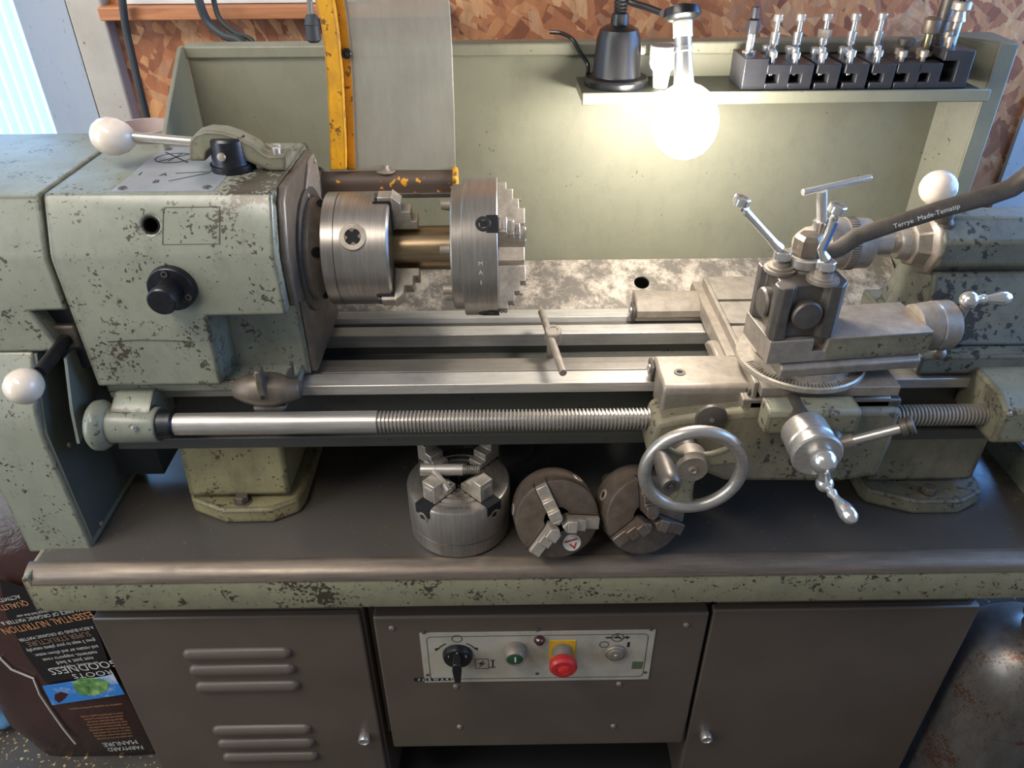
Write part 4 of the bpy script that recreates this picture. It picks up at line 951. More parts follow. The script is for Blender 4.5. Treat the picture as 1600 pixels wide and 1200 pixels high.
# ------------------------------------------------------------------ tool post (sits on the compound)
tp0 = CM @ Vector((-0.046, -0.002, topz+0.0005))
TM = Matrix.Translation(tp0) @ Matrix.Rotation(math.radians(4), 4, 'Z')
tp = thing('quick_change_tool_post', 'dark steel quick-change tool post with round pistons on two faces', 'tool post', M=TM)
h = 0.040; HH = 0.070
outline = [(-h, -h+0.006), (-h+0.006, -h), (-h+0.017, -h), (-h+0.023, -h+0.008), (h-0.023, -h+0.008), (h-0.017, -h), (h-0.004, -h), (h+0.008, -h+0.014), (h+0.008, h-0.006), (h, h), (-h+0.006, h), (-h, h-0.006), (-h, h-0.017), (-h+0.008, h-0.023), (-h+0.008, -h+0.023), (-h, -h+0.017)]
MB().prism(outline, 0, HH, 'z').build('post_body', M['darksteel'], tp, bevel=0.0015, local=True)
for c_, d_ in (((0.0, -h+0.010, 0.033), (0, -1, 0)), ((-h+0.010, 0.0, 0.033), (-1, 0, 0))):
    MB().rev([(0, 0.0185), (0.010, 0.0185), (0.0125, 0.0165), (0.0128, 0)], c_, d_, 40).build('piston', M['darksteel'], tp, local=True)
def cam_bolt(x, y):
    MB().rev([(0, 0.019), (0.004, 0.019), (0.0045, 0.016), (0.007, 0.016), (0.0075, 0.011), (0.012, 0.0105)], (x, y, HH), (0, 0, 1), 30).build('cam_collar', M['castgrey'], tp, local=True)
    MB().cyl((x, y, HH+0.010), (x, y, HH+0.026), 0.0068, 6).build('cam_hexagon', M['castgrey'], tp, local=True, bevel=0.0006)
camA = (-0.022, 0.010); camB = (0.018, -0.022)
cam_bolt(*camA); cam_bolt(*camB)
MB().rev([(0, 0.021), (0.003, 0.021), (0.0032, 0.017)], (0.010, 0.016, HH), (0, 0, 1), 36).build('nut_washer', M['steel'], tp, local=True)
MB().rev([(0.003, 0.0175), (0.038, 0.0175), (0.043, 0.013), (0.044, 0)], (0.010, 0.016, HH), (0, 0, 1), 6).build('clamp_nut', M['brownmetal'], tp, local=True, flat=True)
lock = CM @ Vector((-0.078, 0.020, topz))

# ------------------------------------------------------------------ small chrome ring spanners left on the cams
def ring_spanner(name, label, base, upper, mid0, mid1, stripe):
    t = thing(name, label, 'spanner', base, group='chrome ring spanners on the tool post')
    base = Vector(base); 
    MB().ring(0.0108, 0.0066, base+Vector((0, 0, -0.001)), (0, 0, 1), 0.011, 24, 0.0012).build('ring_end', M['chrome'], t)
    ud = (upper-mid1).normalized()
    MB().ring(0.0098, 0.0058, upper-Vector((0.2, -0.1, 1)).normalized()*0.005, Vector((0.2, -0.1, 1)), 0.010, 24, 0.0012).build('ring_end', M['chrome'], t)
    s_ = base+(mid0-base)*0.22+Vector((0, 0, 0.006)); e_ = upper+(mid1-upper)*0.35+Vector((0, 0, -0.004))
    MB().tube([s_, base.lerp(mid0, 0.65)+Vector((0, 0, 0.002)), mid0, mid0.lerp(mid1, 0.5), mid1, upper.lerp(mid1, 0.6), e_], [0.0075, 0.006, 0.0055, 0.0052, 0.0055, 0.0062, 0.0085], 12, 0.72).build('shaft', M['chrome'], t, ang=60)
    if stripe:
        d_ = (mid1-mid0).normalized(); F_ = frame(mid0.lerp(mid1, 0.5)+Vector((0.0032, -0.0045, 0.001)), d_, Vector((0.7, 0, -0.4)))
        MB().poly([(-0.018, -0.0012), (0.016, -0.0012), (0.016, 0.0012), (-0.018, 0.0012)], F_, 0.001).build('blue_stripe', M['blue'], t)
    return t
wA = TM @ Vector((*camA, HH+0.016)); wB = TM @ Vector((*camB, HH+0.016))
yA = wA.y; yB = wB.y
ring_spanner('ring_spanner', 'small chrome ring spanner leaning left on the rear tool post cam', wA, at(1159, 314, Y=yA), at(1203, 372, Y=yA), at(1166, 331, Y=yA), False)
ring_spanner('ring_spanner', 'small chrome ring spanner with a blue stripe on the front tool post cam', wB, at(1308, 326, Y=yB), at(1283, 388, Y=yB), at(1301, 348, Y=yB), True)
# long dark spanner on the clamp nut
nb = TM @ Vector((0.010, 0.016, HH+0.012)); yW = nb.y
wr = thing('long_spanner', 'long dark forged spanner with pale lettering reaching right from the tool post nut', 'spanner', nb)
MB().ring(0.0245, 0.0178, nb+Vector((0, 0, -0.008)), (0.0, 0.0, 1), 0.014, 36, 0.002).build('ring_end', M['steel'], wr)
PP = [nb+Vector((0.0215, 0.003, 0.002)), at(1312, 388, Y=yW+0.005), at(1340, 369, Y=yW+0.005), at(1400, 349, Y=yW+0.005), at(1470, 327, Y=yW+0.005), at(1545, 306, Y=yW+0.005), at(1580, 294, Y=yW+0.005), at(1600, 280, Y=yW+0.005), at(1630, 258, Y=yW+0.005), at(1660, 236, Y=yW+0.005)]
MB().tube(PP, [0.010, 0.0105, 0.0105, 0.010, 0.0105, 0.0112, 0.0112, 0.0118, 0.013, 0.014], 16, 0.8).build('shaft', M['darksteel'], wr, ang=60)
MB().ring(0.026, 0.0165, PP[-1]+Vector((0.022, -0.001, 0.006)), Vector((-0.35, -0.1, 1)), 0.014, 32, 0.002).build('ring_end', M['darksteel'], wr)
dW = (PP[4]-PP[3]).normalized()
FW = frame(at(1440, 336.5, Y=yW+0.005)+Vector((0, -0.0105, 0.003)), dW, Vector((-dW.z*0.85, 0.35, 0.9)))
tx = MB(); text_mesh(tx, 'Terrye  Made-Tematip', 0.0078, FW @ Matrix.Translation((0.0, 0.0, 0.0)), sx=1.05)
tx.build('lettering', M['white_ink'], wr, flat=True)

# ------------------------------------------------------------------ drill chuck with key, tailstock
dk = thing('drill_chuck', 'keyed drill chuck with knurled sleeve in the tailstock quill', 'drill chuck', (0.45, SY, SZ))
def sx_(u, v, y=SY-0.03): return at(u, v, Y=y).x
k0 = sx_(1262, 375)
MB().rev([(k0-0.004, 0.012), (k0, 0.016), (k0+0.010, 0.023), (k0+0.030, 0.026), (k0+0.032, 0.028)], (0, SY, SZ), AX, 40).build('chuck_nose', M['castgrey'], dk)
MB().rev([(k0+0.030, 0.024), (k0+0.034, 0.0345), (k0+0.058, 0.0355), (k0+0.060, 0.035), (k0+0.062, 0.036), (k0+0.074, 0.036), (k0+0.076, 0.035), (k0+0.095, 0.034), (k0+0.100, 0.028), (k0+0.101, 0.017)], (0, SY, SZ), AX, 48).build('chuck_sleeve', M['castgrey'], dk)
kn = MB()
for k in range(64):
    e = rad(k*360/64); t_ = AX.cross(e); c_ = Vector((k0+0.062, SY, SZ))+e*0.0358
    kn.add([c_-t_*0.0012, c_+t_*0.0012, c_+e*0.0009, c_-t_*0.0012+AX*0.012, c_+t_*0.0012+AX*0.012, c_+e*0.0009+AX*0.012], [(0,1,2),(5,4,3),(0,3,4,1),(1,4,5,2),(2,5,3,0)])
o_ = kn.build('knurling', M['darksteel'], dk); o_['kind'] = 'stuff'
tooth = None
for k in range(30):
    e = rad(k*12); t_ = AX.cross(e); c_ = Vector((k0+0.026, SY, SZ))+e*0.0285
    MB().add([c_-t_*0.002-e*0.003, c_+t_*0.002-e*0.003, c_+e*0.0015-AX*0.002, c_-t_*0.002+e*0.004+AX*0.010, c_+t_*0.002+e*0.004+AX*0.010, c_+e*0.0072+AX*0.008], [(0,1,2),(5,4,3),(0,3,4,1),(1,4,5,2),(2,5,3,0)]).build('gear_tooth', M['steel'], dk, flat=True)
MB().rev([(k0+0.100, 0.0165), (k0+0.127, 0.0165), (k0+0.130, 0.014), (k0+0.140, 0.014)], (0, SY, SZ), AX, 32).build('arbor', M['steel'], dk)
# chuck key standing on the drill chuck
kk = thing('drill_chuck_key', 'bright T-handled drill chuck key standing on the drill chuck', 'chuck key', at(1284, 352, Y=SY-0.01))
kb = at(1284, 352, Y=SY-0.012)
MB().cyl(kb, at(1284, 298, Y=SY-0.012), 0.0068, 20).build('key_stem', M['chrome'], kk)
for k in range(12):
    a = 2*PI*k/12; e = Vector((math.cos(a), math.sin(a), 0)); t_ = Vector((-math.sin(a), math.cos(a), 0))
    MB().add([kb+e*0.006-t_*0.0022+Vector((0, 0, -0.010)), kb+e*0.006+t_*0.0022+Vector((0, 0, -0.010)), kb+e*0.009+Vector((0, 0, -0.010)), kb+e*0.007-t_*0.0024+Vector((0, 0, 0.006)), kb+e*0.007+t_*0.0024+Vector((0, 0, 0.006)), kb+e*0.0125+Vector((0, 0, 0.006))], [(0,1,2),(5,4,3),(0,3,4,1),(1,4,5,2),(2,5,3,0)]).build('bevel_tooth', M['steel'], kk, flat=True)
MB().cyl(kb+Vector((0, 0, -0.012)), kb+Vector((0, 0, 0.007)), 0.0078, 18).build('key_pinion', M['castgrey'], kk)
MB().cyl(at(1254, 301, Y=SY-0.012), at(1360, 277, Y=SY+0.014), 0.0045, 16).build('tommy_bar', M['chrome'], kk, bevel=0.0008)

ts = thing('tailstock', 'grimy green tailstock with steel quill and ivory ball clamp lever', 'tailstock', (0.78, SY, BZ))
t0 = k0+0.140
MB().rev([(t0-0.004, 0.020), (t0, 0.0225), (t0+0.014, 0.024), (t0+0.016, 0.030)], (0, SY, SZ), AX, 36).build('quill', M['steel'], ts)
MB().rev([(t0+0.008, 0.0235), (t0+0.012, 0.0235)], (0, SY, SZ), AX, 36).build('quill_ring', M['jaw'], ts)
hexr = 0.049
hx = [(SY+hexr*math.cos(math.radians(a)), SZ+0.002+hexr*0.92*math.sin(math.radians(a))) for a in (22.5, 67.5, 112.5, 157.5, 202.5, 247.5, 292.5, 337.5)]
MB().rev([(t0+0.012, 0.031), (t0+0.030, 0.036), (t0+0.036, 0.045), (t0+0.040, 0.046)], (0, SY, SZ), AX, 8).build('barrel_nose', M['castgrey'], ts, bevel=0.002)
tx0 = t0+0.038
MB().prism(hx, tx0, 1.10, 'x').build('barrel', M['tailstock'], ts, bevel=0.004)
MB().prism([(SY-0.040, 1.085), (SY-0.052, 1.05), (SY-0.060, 1.010), (SY-0.072, 0.985), (SY+0.085, 0.985), (SY+0.05, 1.085)], tx0+0.002, 1.10, 'x').build('tailstock_body', M['tailstock'], ts, bevel=0.005)
MB().box(tx0-0.012, 1.10, SY-0.096, SY+0.11, BZ+0.0055, 0.986).build('base_plate', M['tailstock'], ts, bevel=0.004)
MB().prism([(tx0-0.008, 0.986), (tx0+0.005, 1.045), (tx0+0.03, 1.06), (tx0+0.03, 0.986)], SY-0.055, SY+0.05, 'y').build('front_web', M['tailstock'], ts, bevel=0.004)
lv0 = at(1478, 352, Y=SY-0.02)
lk = MB().cyl(lv0-Vector((0, 0, 0.02)), lv0+Vector((0, 0, 0.004)), 0.012, 20).build('lever_boss', M['darksteel'], ts)
bc_ = at(1466, 294, Y=SY-0.02)
MB().tube([lv0, lv0.lerp(bc_, 0.5), bc_], [0.010, 0.0085, 0.006], 16).build('clamp_lever', M['brownmetal'], ts)
nd = (bc_-lv0).normalized()
MB().rev([(-0.046, 0.0125), (-0.036, 0.0145), (-0.026, 0.014), (-0.022, 0.010)], bc_, nd, 22).build('knob_collar', M['brownmetal'], ts)
MB().ball(bc_, 0.0232, 30, 1.0, nd).build('ball_knob', M['ivory'], ts)

# ------------------------------------------------------------------ loose things on the bed
ck = thing('chuck_key', 'steel T-bar chuck key lying across the rear bed ways', 'chuck key', at(864, 540, Z=BZ))
pa = at(846, 487, Z=BZ+0.035); pb = at(880, 583, Z=BZ+0.030)
mid_ = at(864, 523, Z=BZ+0.034); 
MB().cyl(pa, pb, 0.0055, 18).build('tommy_bar', M['castgrey'], ck, bevel=0.001)
MB().rev([(-0.012, 0.0125), (0.008, 0.0125), (0.010, 0.011), (0.010, 0.007), (0.0085, 0.006), (0.0085, 0)], mid_, (0, -0.2, 1), 28).build('key_head', M['castgrey'], ck)
MB().cyl(mid_-Vector((0, -0.005, 0.010)), Vector((mid_.x, mid_.y+0.008, BZ-0.03)), 0.011, 4).build('square_drive', M['castgrey'], ck)

tc = thing('bed_clamp_knob', 'brown cast three-armed knob clamped over the front bed way', 'clamp knob', at(418, 640, Y=0.862))
kx = at(418, 608, Y=0.865); 
mb = MB().rev([(-0.045, 0.010), (-0.044, 0.0125), (-0.030, 0.0190), (-0.012, 0.0235), (0.008, 0.0235), (0.028, 0.0185), (0.043, 0.013), (0.045, 0.011)], kx, (1, 0, -0.02), 26)
mb.build('knob_body', M['brownmetal'], tc, ang=50)
MB().prism([(-0.0055, 0.018), (-0.0050, 0.052), (0.0, 0.055), (0.0050, 0.052), (0.0055, 0.018)], -0.020, 0.006, 'y')
wg = MB(Matrix.Translation(kx))
wg.prism([(-0.022, 0.006), (-0.012, 0.030), (-0.007, 0.036), (-0.006, 0.006)], -0.004, 0.012, 'y')
wg.build('wing', M['brownmetal'], tc, bevel=0.002)
MB(Matrix.Translation(kx)).prism([(-0.006, 0.0), (-0.0035, 0.044), (0.0035, 0.044), (0.006, 0.0)], -0.026, -0.008, 'y').build('wing', M['brownmetal'], tc, bevel=0.002)
MB(Matrix.Translation(kx)).prism([(0.020, 0.004), (0.034, 0.036), (0.038, 0.036), (0.036, 0.004)], 0.0, 0.014, 'y').build('wing', M['darksteel'], tc, bevel=0.002)
MB(Matrix.Translation(kx)).prism([(-0.022, -0.020), (-0.020, -0.030), (-0.006, -0.044), (0.008, -0.044), (0.022, -0.030), (0.026, -0.020)], -0.014, 0.012, 'y').build('clamp_jaw', M['darksteel'], tc, bevel=0.004)
p = kx+Vector((0.001, -0.0265, 0.004)); MB().cyl(p+Vector((0, 0.002, 0)), p, 0.0032, 12).build('set_screw', M['deep'], tc)

# ------------------------------------------------------------------ loose chucks on the tray
Z3 = Vector((0, 0, 1))
def polar(an, r, z=0.0): a = math.radians(an); return Vector((r*math.cos(a), r*math.sin(a), z))
# four-jaw chuck lying face up, local origin at its base
fc = at(717, 875, Z=0.72); R4 = 0.0755
F4 = Matrix.Translation((fc.x, 0.7785+R4, 0.7218)) @ Matrix.Rotation(math.radians(2), 4, 'Z')
c4 = thing('four_jaw_chuck', 'bright four-jaw chuck lying face up on the tray with a key on top', 'chuck', M=F4)
TOP = 0.086
MB().rev([(0, R4-0.003), (0.002, R4-0.001), (0.0245, R4-0.001), (0.025, R4-0.002)], (0, 0, 0), Z3, 72).build('back_plate', M['chuck'], c4, local=True)
gr = [(0.0255, R4-0.002), (0.027, R4), (TOP-0.004, R4), (TOP-0.001, R4-0.002), (TOP, R4-0.005)]
for rr in (0.055, 0.044, 0.033): gr += [(TOP, rr+0.001), (TOP-0.0018, rr), (TOP-0.0018, rr-0.002), (TOP, rr-0.003)]
gr += [(TOP, 0.014), (TOP-0.03, 0.0138)]
b4 = MB().rev(gr, (0, 0, 0), Z3, 72).build('chuck_body', M['chuck'], c4, local=True)
MB().cyl((0, 0, 0.03), (0, 0, TOP-0.026), 0.0139, 28).build('bore', M['deep'], c4, local=True)
for an in (48, 132, 228, 312):
    e = polar(an, 1); J = frame((0, 0, TOP), e, Z3.cross(e))            # x radial, y tangential, z up
    MB(J).box(0.012, R4+0.0006, -0.0128, 0.0128, -0.016, 0.0004).build('jaw_slot', M['deep'], c4, local=True)
    back = an < 180
    r0 = 0.036 if back else 0.018
    s_ = MB(J); s_.prism([(r0, -0.01), (r0, 0.010), (r0+0.011, 0.010), (r0+0.011, 0.020), (r0+0.024, 0.020), (r0+0.024, 0.031), (r0+0.043, 0.031), (r0+0.043, -0.01)], -0.0118, 0.0118, 'y')
    j = s_.build('jaw', M['jaw'], c4, bevel=0.0012, local=True)
    t_ = MB(J)
    for k in range(7): t_.box(r0+0.0425, r0+0.0445, -0.0075, 0.0075, -0.007+k*0.0046, -0.0045+k*0.0046)
    t_.build('jaw_thread', M['steel'], j, local=True)
    c_ = e*(R4-0.0006)+Z3*(TOP-0.020)
    MB().ring(0.0088, 0.005, c_-e*0.003, e, 0.0046, 24, 0.0006).build('socket_ring', M['castgrey'], c4, local=True)
    MB().cyl(c_-e*0.004, c_+e*0.0008, 0.0052, 4).build('square_socket', M['deep'], c4, local=True)
mk = MB(); text_mesh(mk, 'MADE IN UK', 0.006, Matrix.Translation((0, -0.0625, TOP+0.0002))); mk.build('stamped_marks', M['darksteel'], c4, local=True, flat=True)
# the key lying on it
kz = F4.translation.z+TOP+0.030; ky = F4.translation.y+0.012
ka = at(660, 734, Z=kz-0.004); kb_ = at(756, 734, Z=kz-0.004); kd = (kb_-ka).normalized()
lk = thing('chuck_key', 'small steel chuck key with tommy bar and spring lying on the tray chuck', 'chuck key', ka)
MB().rev([(-0.003, 0.007), (-0.002, 0.009), (0.018, 0.009), (0.0185, 0.0082), (0.020, 0.0082), (0.0205, 0.0088), (0.058, 0.0085), (0.059, 0.006), (0.082, 0.0055)], ka, kd, 26).build('key_stem', M['steel'], lk)
sp = [ka+kd*(0.060+0.022*k/84)+(Vector((0, 1, 0))*math.cos(k*2*PI/12)+Z3*math.sin(k*2*PI/12))*0.0068 for k in range(85)]
MB().tube(sp, 0.001, 6).build('spring', M['darksteel'], lk)
q = ka+kd*0.013
MB().cyl(q+Vector((-0.008, 0.014, 0.004)), q+Vector((0.028, -0.042, -0.004)), 0.0048, 16).build('tommy_bar', M['steel'], lk, bevel=0.0008)

def tilted_chuck(label, u, v, zrot, elev, spin, sticker):
    R = 0.059; H = 0.058
    e_ = math.radians(elev)
    zc = 0.7206 + H*math.sin(e_) + R*math.cos(e_)
    C = at(u, v, Z=zc)
    axis = Vector((math.sin(math.radians(zrot))*math.cos(e_), -math.cos(math.radians(zrot))*math.cos(e_), math.sin(e_)))
    xr = Vector((-axis.y, axis.x, 0)).normalized()*-1
    xr = Z3.cross(axis).normalized()
    Mx = frame(C, xr, axis.cross(xr))
    t = thing('three_jaw_chuck', label, 'chuck', M=Mx)
    L = dict(local=True)
    MB().rev([(-H, R-0.006), (-H+0.002, R-0.002), (-H+0.012, R), (-0.003, R), (-0.001, R-0.001), (0, R-0.003), (0, 0.019), (-0.028, 0.0185)], (0, 0, 0), Z3, 64).build('chuck_body', M['chuck_old'], t, **L)
    MB().cyl((0, 0, -0.05), (0, 0, -0.024), 0.0187, 28).build('bore', M['deep'], t, **L)
    MB().rev([(-0.150, 0.0105), (-0.148, 0.012), (-H, 0.0155)], (0, 0, 0), Z3, 28).build('taper_shank', M['castgrey'], t, **L)
    for k in range(3):
        an = spin+k*120; e = polar(an, 1); J = frame((0, 0, 0), e, Z3.cross(e))
        MB(J).box(0.016, R+0.0005, -0.0098, -0.0088, -0.012, 0.0005).box(0.016, R+0.0005, 0.0088, 0.0098, -0.012, 0.0005).build('slot_edge', M['deep'], t, **L)
        j = MB(J).prism([(0.010, -0.008), (0.010, 0.026), (0.024, 0.026), (0.024, 0.017), (0.038, 0.017), (0.038, 0.009), (R-0.001, 0.009), (R-0.001, -0.008)], -0.0085, 0.0085, 'y')
        j.prism([(0.010, -0.0085), (0.003, 0.0), (0.010, 0.0085)], -0.008, 0.026, 'z')
        j.build('jaw', M['jaw'] if sticker else M['chuck_old'], t, bevel=0.0012, **L)
        e2 = polar(an+60, 1)
        c_ = e2*(R-0.0004)+Z3*(-0.030)
        MB().ring(0.0085, 0.005, c_-e2*0.003, e2, 0.0042, 24, 0.0006).build('socket_ring', M['castgrey'], t, **L)
        MB().cyl(c_-e2*0.004, c_+e2*0.0006, 0.0052, 4).build('square_socket', M['deep'], t, **L)
    if sticker:
        c_ = polar(-62, 0.041, 0.0003)
        s_ = MB().rev([(0, 0.0128), (0.0005, 0.0128)], c_, Z3, 32).build('sticker', plain('sticker_paper', (216, 208, 194), 0.5), t, **L)
        FSt = Matrix.Translation(c_+Z3*0.0006) @ Matrix.Rotation(math.radians(12), 4, 'Z')
        r_ = MB(); r_.line([(-0.009, 0.0035), (0.008, 0.0035)], 0.0022, FSt); r_.line([(-0.003, -0.002), (0.0015, -0.009)], 0.002, FSt); r_.line([(0.0055, -0.002), (0.0015, -0.009)], 0.002, FSt)
        r_.build('sticker_print', M['red'], s_, local=True, flat=True)
    return t
tilted_chuck('brown three-jaw chuck with a round white and red sticker leaning on the tray', 871, 812, 6, 20, 112, True)
tilted_chuck('dark three-jaw chuck on the tray half hidden behind the handwheel', 1010, 806, 14, 20, 90, False)
# perforated strainer dish behind the tray chucks
sd = at(798, 700, Z=0.73)
dish = thing('drain_strainer', 'dark perforated strainer disc on the tray under the bed', 'strainer', (sd.x-0.02, sd.y+0.02, 0.721))
MB().rev([(0, 0.060), (0.004, 0.060), (0.010, 0.052), (0.012, 0.03), (0.0125, 0)], (sd.x-0.02, sd.y+0.02, 0.7205), Z3, 40).build('dish', M['darksteel'], dish)
hl = MB()
for i in range(-7, 8):
    for k in range(-7, 8):
        x_, y_ = i*0.0065+(k % 2)*0.003, k*0.006
        if x_*x_+y_*y_ < 0.05**2:
            rr = math.hypot(x_, y_); z_ = 0.0115+0.0012*(1-rr/0.03) if rr < 0.03 else 0.0120-(rr-0.03)*0.09
            hl.rev([(0, 0.0015), (0.0012, 0.0015)], (sd.x-0.02+x_, sd.y+0.02+y_, 0.7205+z_), Z3, 6)
h_ = hl.build('perforations', M['deep'], dish); h_['kind'] = 'stuff'

# ------------------------------------------------------------------ tool holders on the shelf
SHZ = shelf_z+0.0003
hol_u = [1180, 1216, 1252, 1294, 1338, 1380, 1419, 1452, 1492]
kinds = ['dark', 'cap', 'cap', 'nut', 'cap', 'cap', 'low', 'knurl', 'tall']
desc = {0: 'black tool holder with a dark stud at the lamp end of the shelf row', 1: 'black tool holder with a slim capped chrome stud, second from the lamp', 2: 'black tool holder with a capped chrome stud, third from the lamp',
        3: 'black tool holder with a pale hexagon nut on its stud', 4: 'black tool holder with a long thread on its stud, middle of the shelf row', 5: 'black tool holder with capped stud just left of the clear bag',
        6: 'black tool holder with a low grey knurled knob under the clear bag', 7: 'black tool holder with a brown knurled nut on a brass-tinted stud', 8: 'largest black tool holder with a tall stud at the side sheet'}
for i, (u, kd_) in enumerate(zip(hol_u, kinds)):
    big = kd_ == 'tall'
    w = 0.0165 if not big else 0.0205; hh = 0.034 if not big else 0.050; dp = 0.070
    p = at(u, 118, Y=1.126); x_ = p.x
    t = thing('tool_holder', desc[i], 'tool holder', (x_, 1.127, SHZ), group='quick-change tool holders on the shelf')
    sec = [(-w, 0), (w, 0), (w, hh), (-w, hh), (-w, hh-0.013), (0.001, hh-0.013), (0.001, 0.009), (-w, 0.009)]
    if kd_ == 'dark': sec = [(-w, 0), (w, 0), (w, hh+0.008), (-w, hh+0.008)]
    MB(Matrix.Translation((x_, 0, SHZ))).prism(sec, 1.127, 1.127+dp, 'y').build('holder_body', M['holder'], t, bevel=0.0012)
    if kd_ != 'dark':
        ys = (1.137, 1.153, 1.172) if kd_ in ('cap', 'nut') else ((1.140, 1.160) if not big else (1.145, 1.16, 1.178))
        for n_, y_ in enumerate(ys):
            up = 0.008+random.uniform(-0.003, 0.003)
            if kd_ in ('low', 'knurl'): up = 0.006
            sm = M['chrome'] if kd_ in ('cap', 'nut') else M['castgrey']
            MB().rev([(-0.016, 0.0034), (up, 0.0034), (up+0.0003, 0.0058), (up+0.0075, 0.0058), (up+0.0085, 0.005), (up+0.0085, 0.0028), (up+0.005, 0.0026), (up+0.005, 0)], (x_-w*0.5+(n_ % 2)*0.003, y_, SHZ+hh), Z3, 16).build('clamp_screw', sm, t)
    sx_c, sy_c, sz = x_+w*0.25, 1.180, SHZ+hh
    if kd_ in ('cap', 'nut'):
        pr = [(0, 0.0055), (0.012, 0.0055), (0.0125, 0.004), (0.016, 0.004), (0.0165, 0.0068), (0.033, 0.0068), (0.034, 0.0035), (0.047, 0.0033)]
        MB().rev(pr, (sx_c, sy_c, sz), Z3, 20).build('height_stud', M['chrome'], t)
        MB().rev([(0, 0.0062), (0.001, 0.0068), (0.009, 0.0068), (0.010, 0.005), (0.0105, 0)], (sx_c, sy_c, sz+0.047), Z3, 18).build('stud_cap', M['chrome'], t)
        if kd_ == 'nut': MB().cyl((sx_c, sy_c, sz+0.025), (sx_c, sy_c, sz+0.036), 0.0095, 6).build('stud_nut', M['jaw'], t)
    elif kd_ == 'dark':
        MB().rev([(0, 0.010), (0.003, 0.010), (0.0035, 0.0055), (0.028, 0.0055)], (sx_c-0.006, 1.165, sz+0.008), Z3, 20).build('height_stud', M['chrome'], t)
        MB().cyl((sx_c-0.006, 1.165, sz+0.034), (sx_c-0.006, 1.165, sz+0.052), 0.010, 6).build('stud_nut', M['holder'], t, bevel=0.001)
        MB().cyl((sx_c-0.006, 1.165, sz+0.052), (sx_c-0.006, 1.165, sz+0.068), 0.0052, 14).build('stud_tip', M['holder'], t, bevel=0.001)
    elif kd_ == 'low':
        MB().rev([(0, 0.0125), (0.002, 0.0125), (0.004, 0.006), (0.016, 0.006), (0.017, 0.011), (0.024, 0.0115), (0.026, 0.010)], (sx_c, 1.165, sz), Z3, 22).build('height_stud', M['darksteel'], t)
    elif kd_ == 'knurl':
        MB().rev([(0.004, 0.013), (0.007, 0.013), (0.0075, 0.0055), (0.032, 0.0055)], (sx_c, 1.165, sz), Z3, 22).build('height_stud', steel('brass_tinted_steel', (200, 182, 140), (168, 150, 110), 0.3), t)
        MB().rev([(0.032, 0.0105), (0.034, 0.0118), (0.050, 0.0118), (0.053, 0.008)], (sx_c, 1.165, sz), Z3, 22).build('knurled_nut', M['brownmetal'], t)
    else:
        MB().rev([(0, 0.007), (0.030, 0.007), (0.031, 0.0105), (0.046, 0.0065)], (sx_c, 1.17, sz), Z3, 22).build('height_stud', M['steel'], t)
        MB().rev([(0.044, 0.009), (0.046, 0.0125), (0.054, 0.0125), (0.056, 0.011)], (sx_c, 1.17, sz), Z3, 26).build('stud_washer', M['jaw'], t)
        MB().cyl((sx_c, 1.17, sz+0.055), (sx_c, 1.17, sz+0.13), 0.0048, 16).build('stud_thread', M['blackmetal'], t)
bb = at(1464, 60, Y=1.212)
tag(MB().rev([(-0.075, 0.0085), (0.0, 0.0085), (0.001, 0.0100), (0.080, 0.0100), (0.082, 0.008)], (bb.x, 1.208, SHZ+0.0752), Z3, 20).build('boring_bar', M['darksteel']), 'dark round bar standing behind the tool holders near the shelf corner', 'steel bar')
# clear crumpled bag on the shelf
def film_mat():
    t = NT('crumpled_clear_film'); tr = t.n('ShaderNodeBsdfTransparent'); tr.inputs[0].default_value = (0.95, 0.93, 0.91, 1)
    t.col(lin(214, 200, 188)).val('Roughness', 0.18)
    mx = t.n('ShaderNodeMixShader'); lw = t.n('ShaderNodeLayerWeight'); lw.inputs[0].default_value = 0.35
    t.l(t.ramp(lw.outputs['Facing'], [(0.0, BW(0.16)), (1.0, BW(0.62))]), mx.inputs[0])
    t.l(tr.outputs[0], mx.inputs[1]); t.l(t.b.outputs[0], mx.inputs[2]); t.l(mx.outputs[0], t.out.inputs[0]); return t.m
rnd = random.Random(3); mb = MB(); n1, n2 = 18, 14; v_ = []
pc = at(1418, 45, Y=1.20)
for i in range(n1):
    for k in range(n2):
        a = 2*PI*i/n1; b = PI*(k+0.5)/n2
        rr = 1+rnd.uniform(-0.22, 0.22)
        v_.append((pc.x+math.cos(a)*math.sin(b)*0.036*rr, 1.205+math.sin(a)*math.sin(b)*0.010*rr, pc.z-0.008+math.cos(b)*0.036*rr+0.010*math.cos(a)))
f_ = [(i*n2+k, ((i+1) % n1)*n2+k, ((i+1) % n1)*n2+k+1, i*n2+k+1) for i in range(n1) for k in range(n2-1)]
f_ += [tuple(i*n2 for i in range(n1)), tuple(i*n2+n2-1 for i in range(n1-1, -1, -1))]
tag(mb.add(v_, f_).build('plastic_bag', film_mat(), flat=True), 'crumpled clear plastic bag lying behind the shelf tool holders', 'bag')

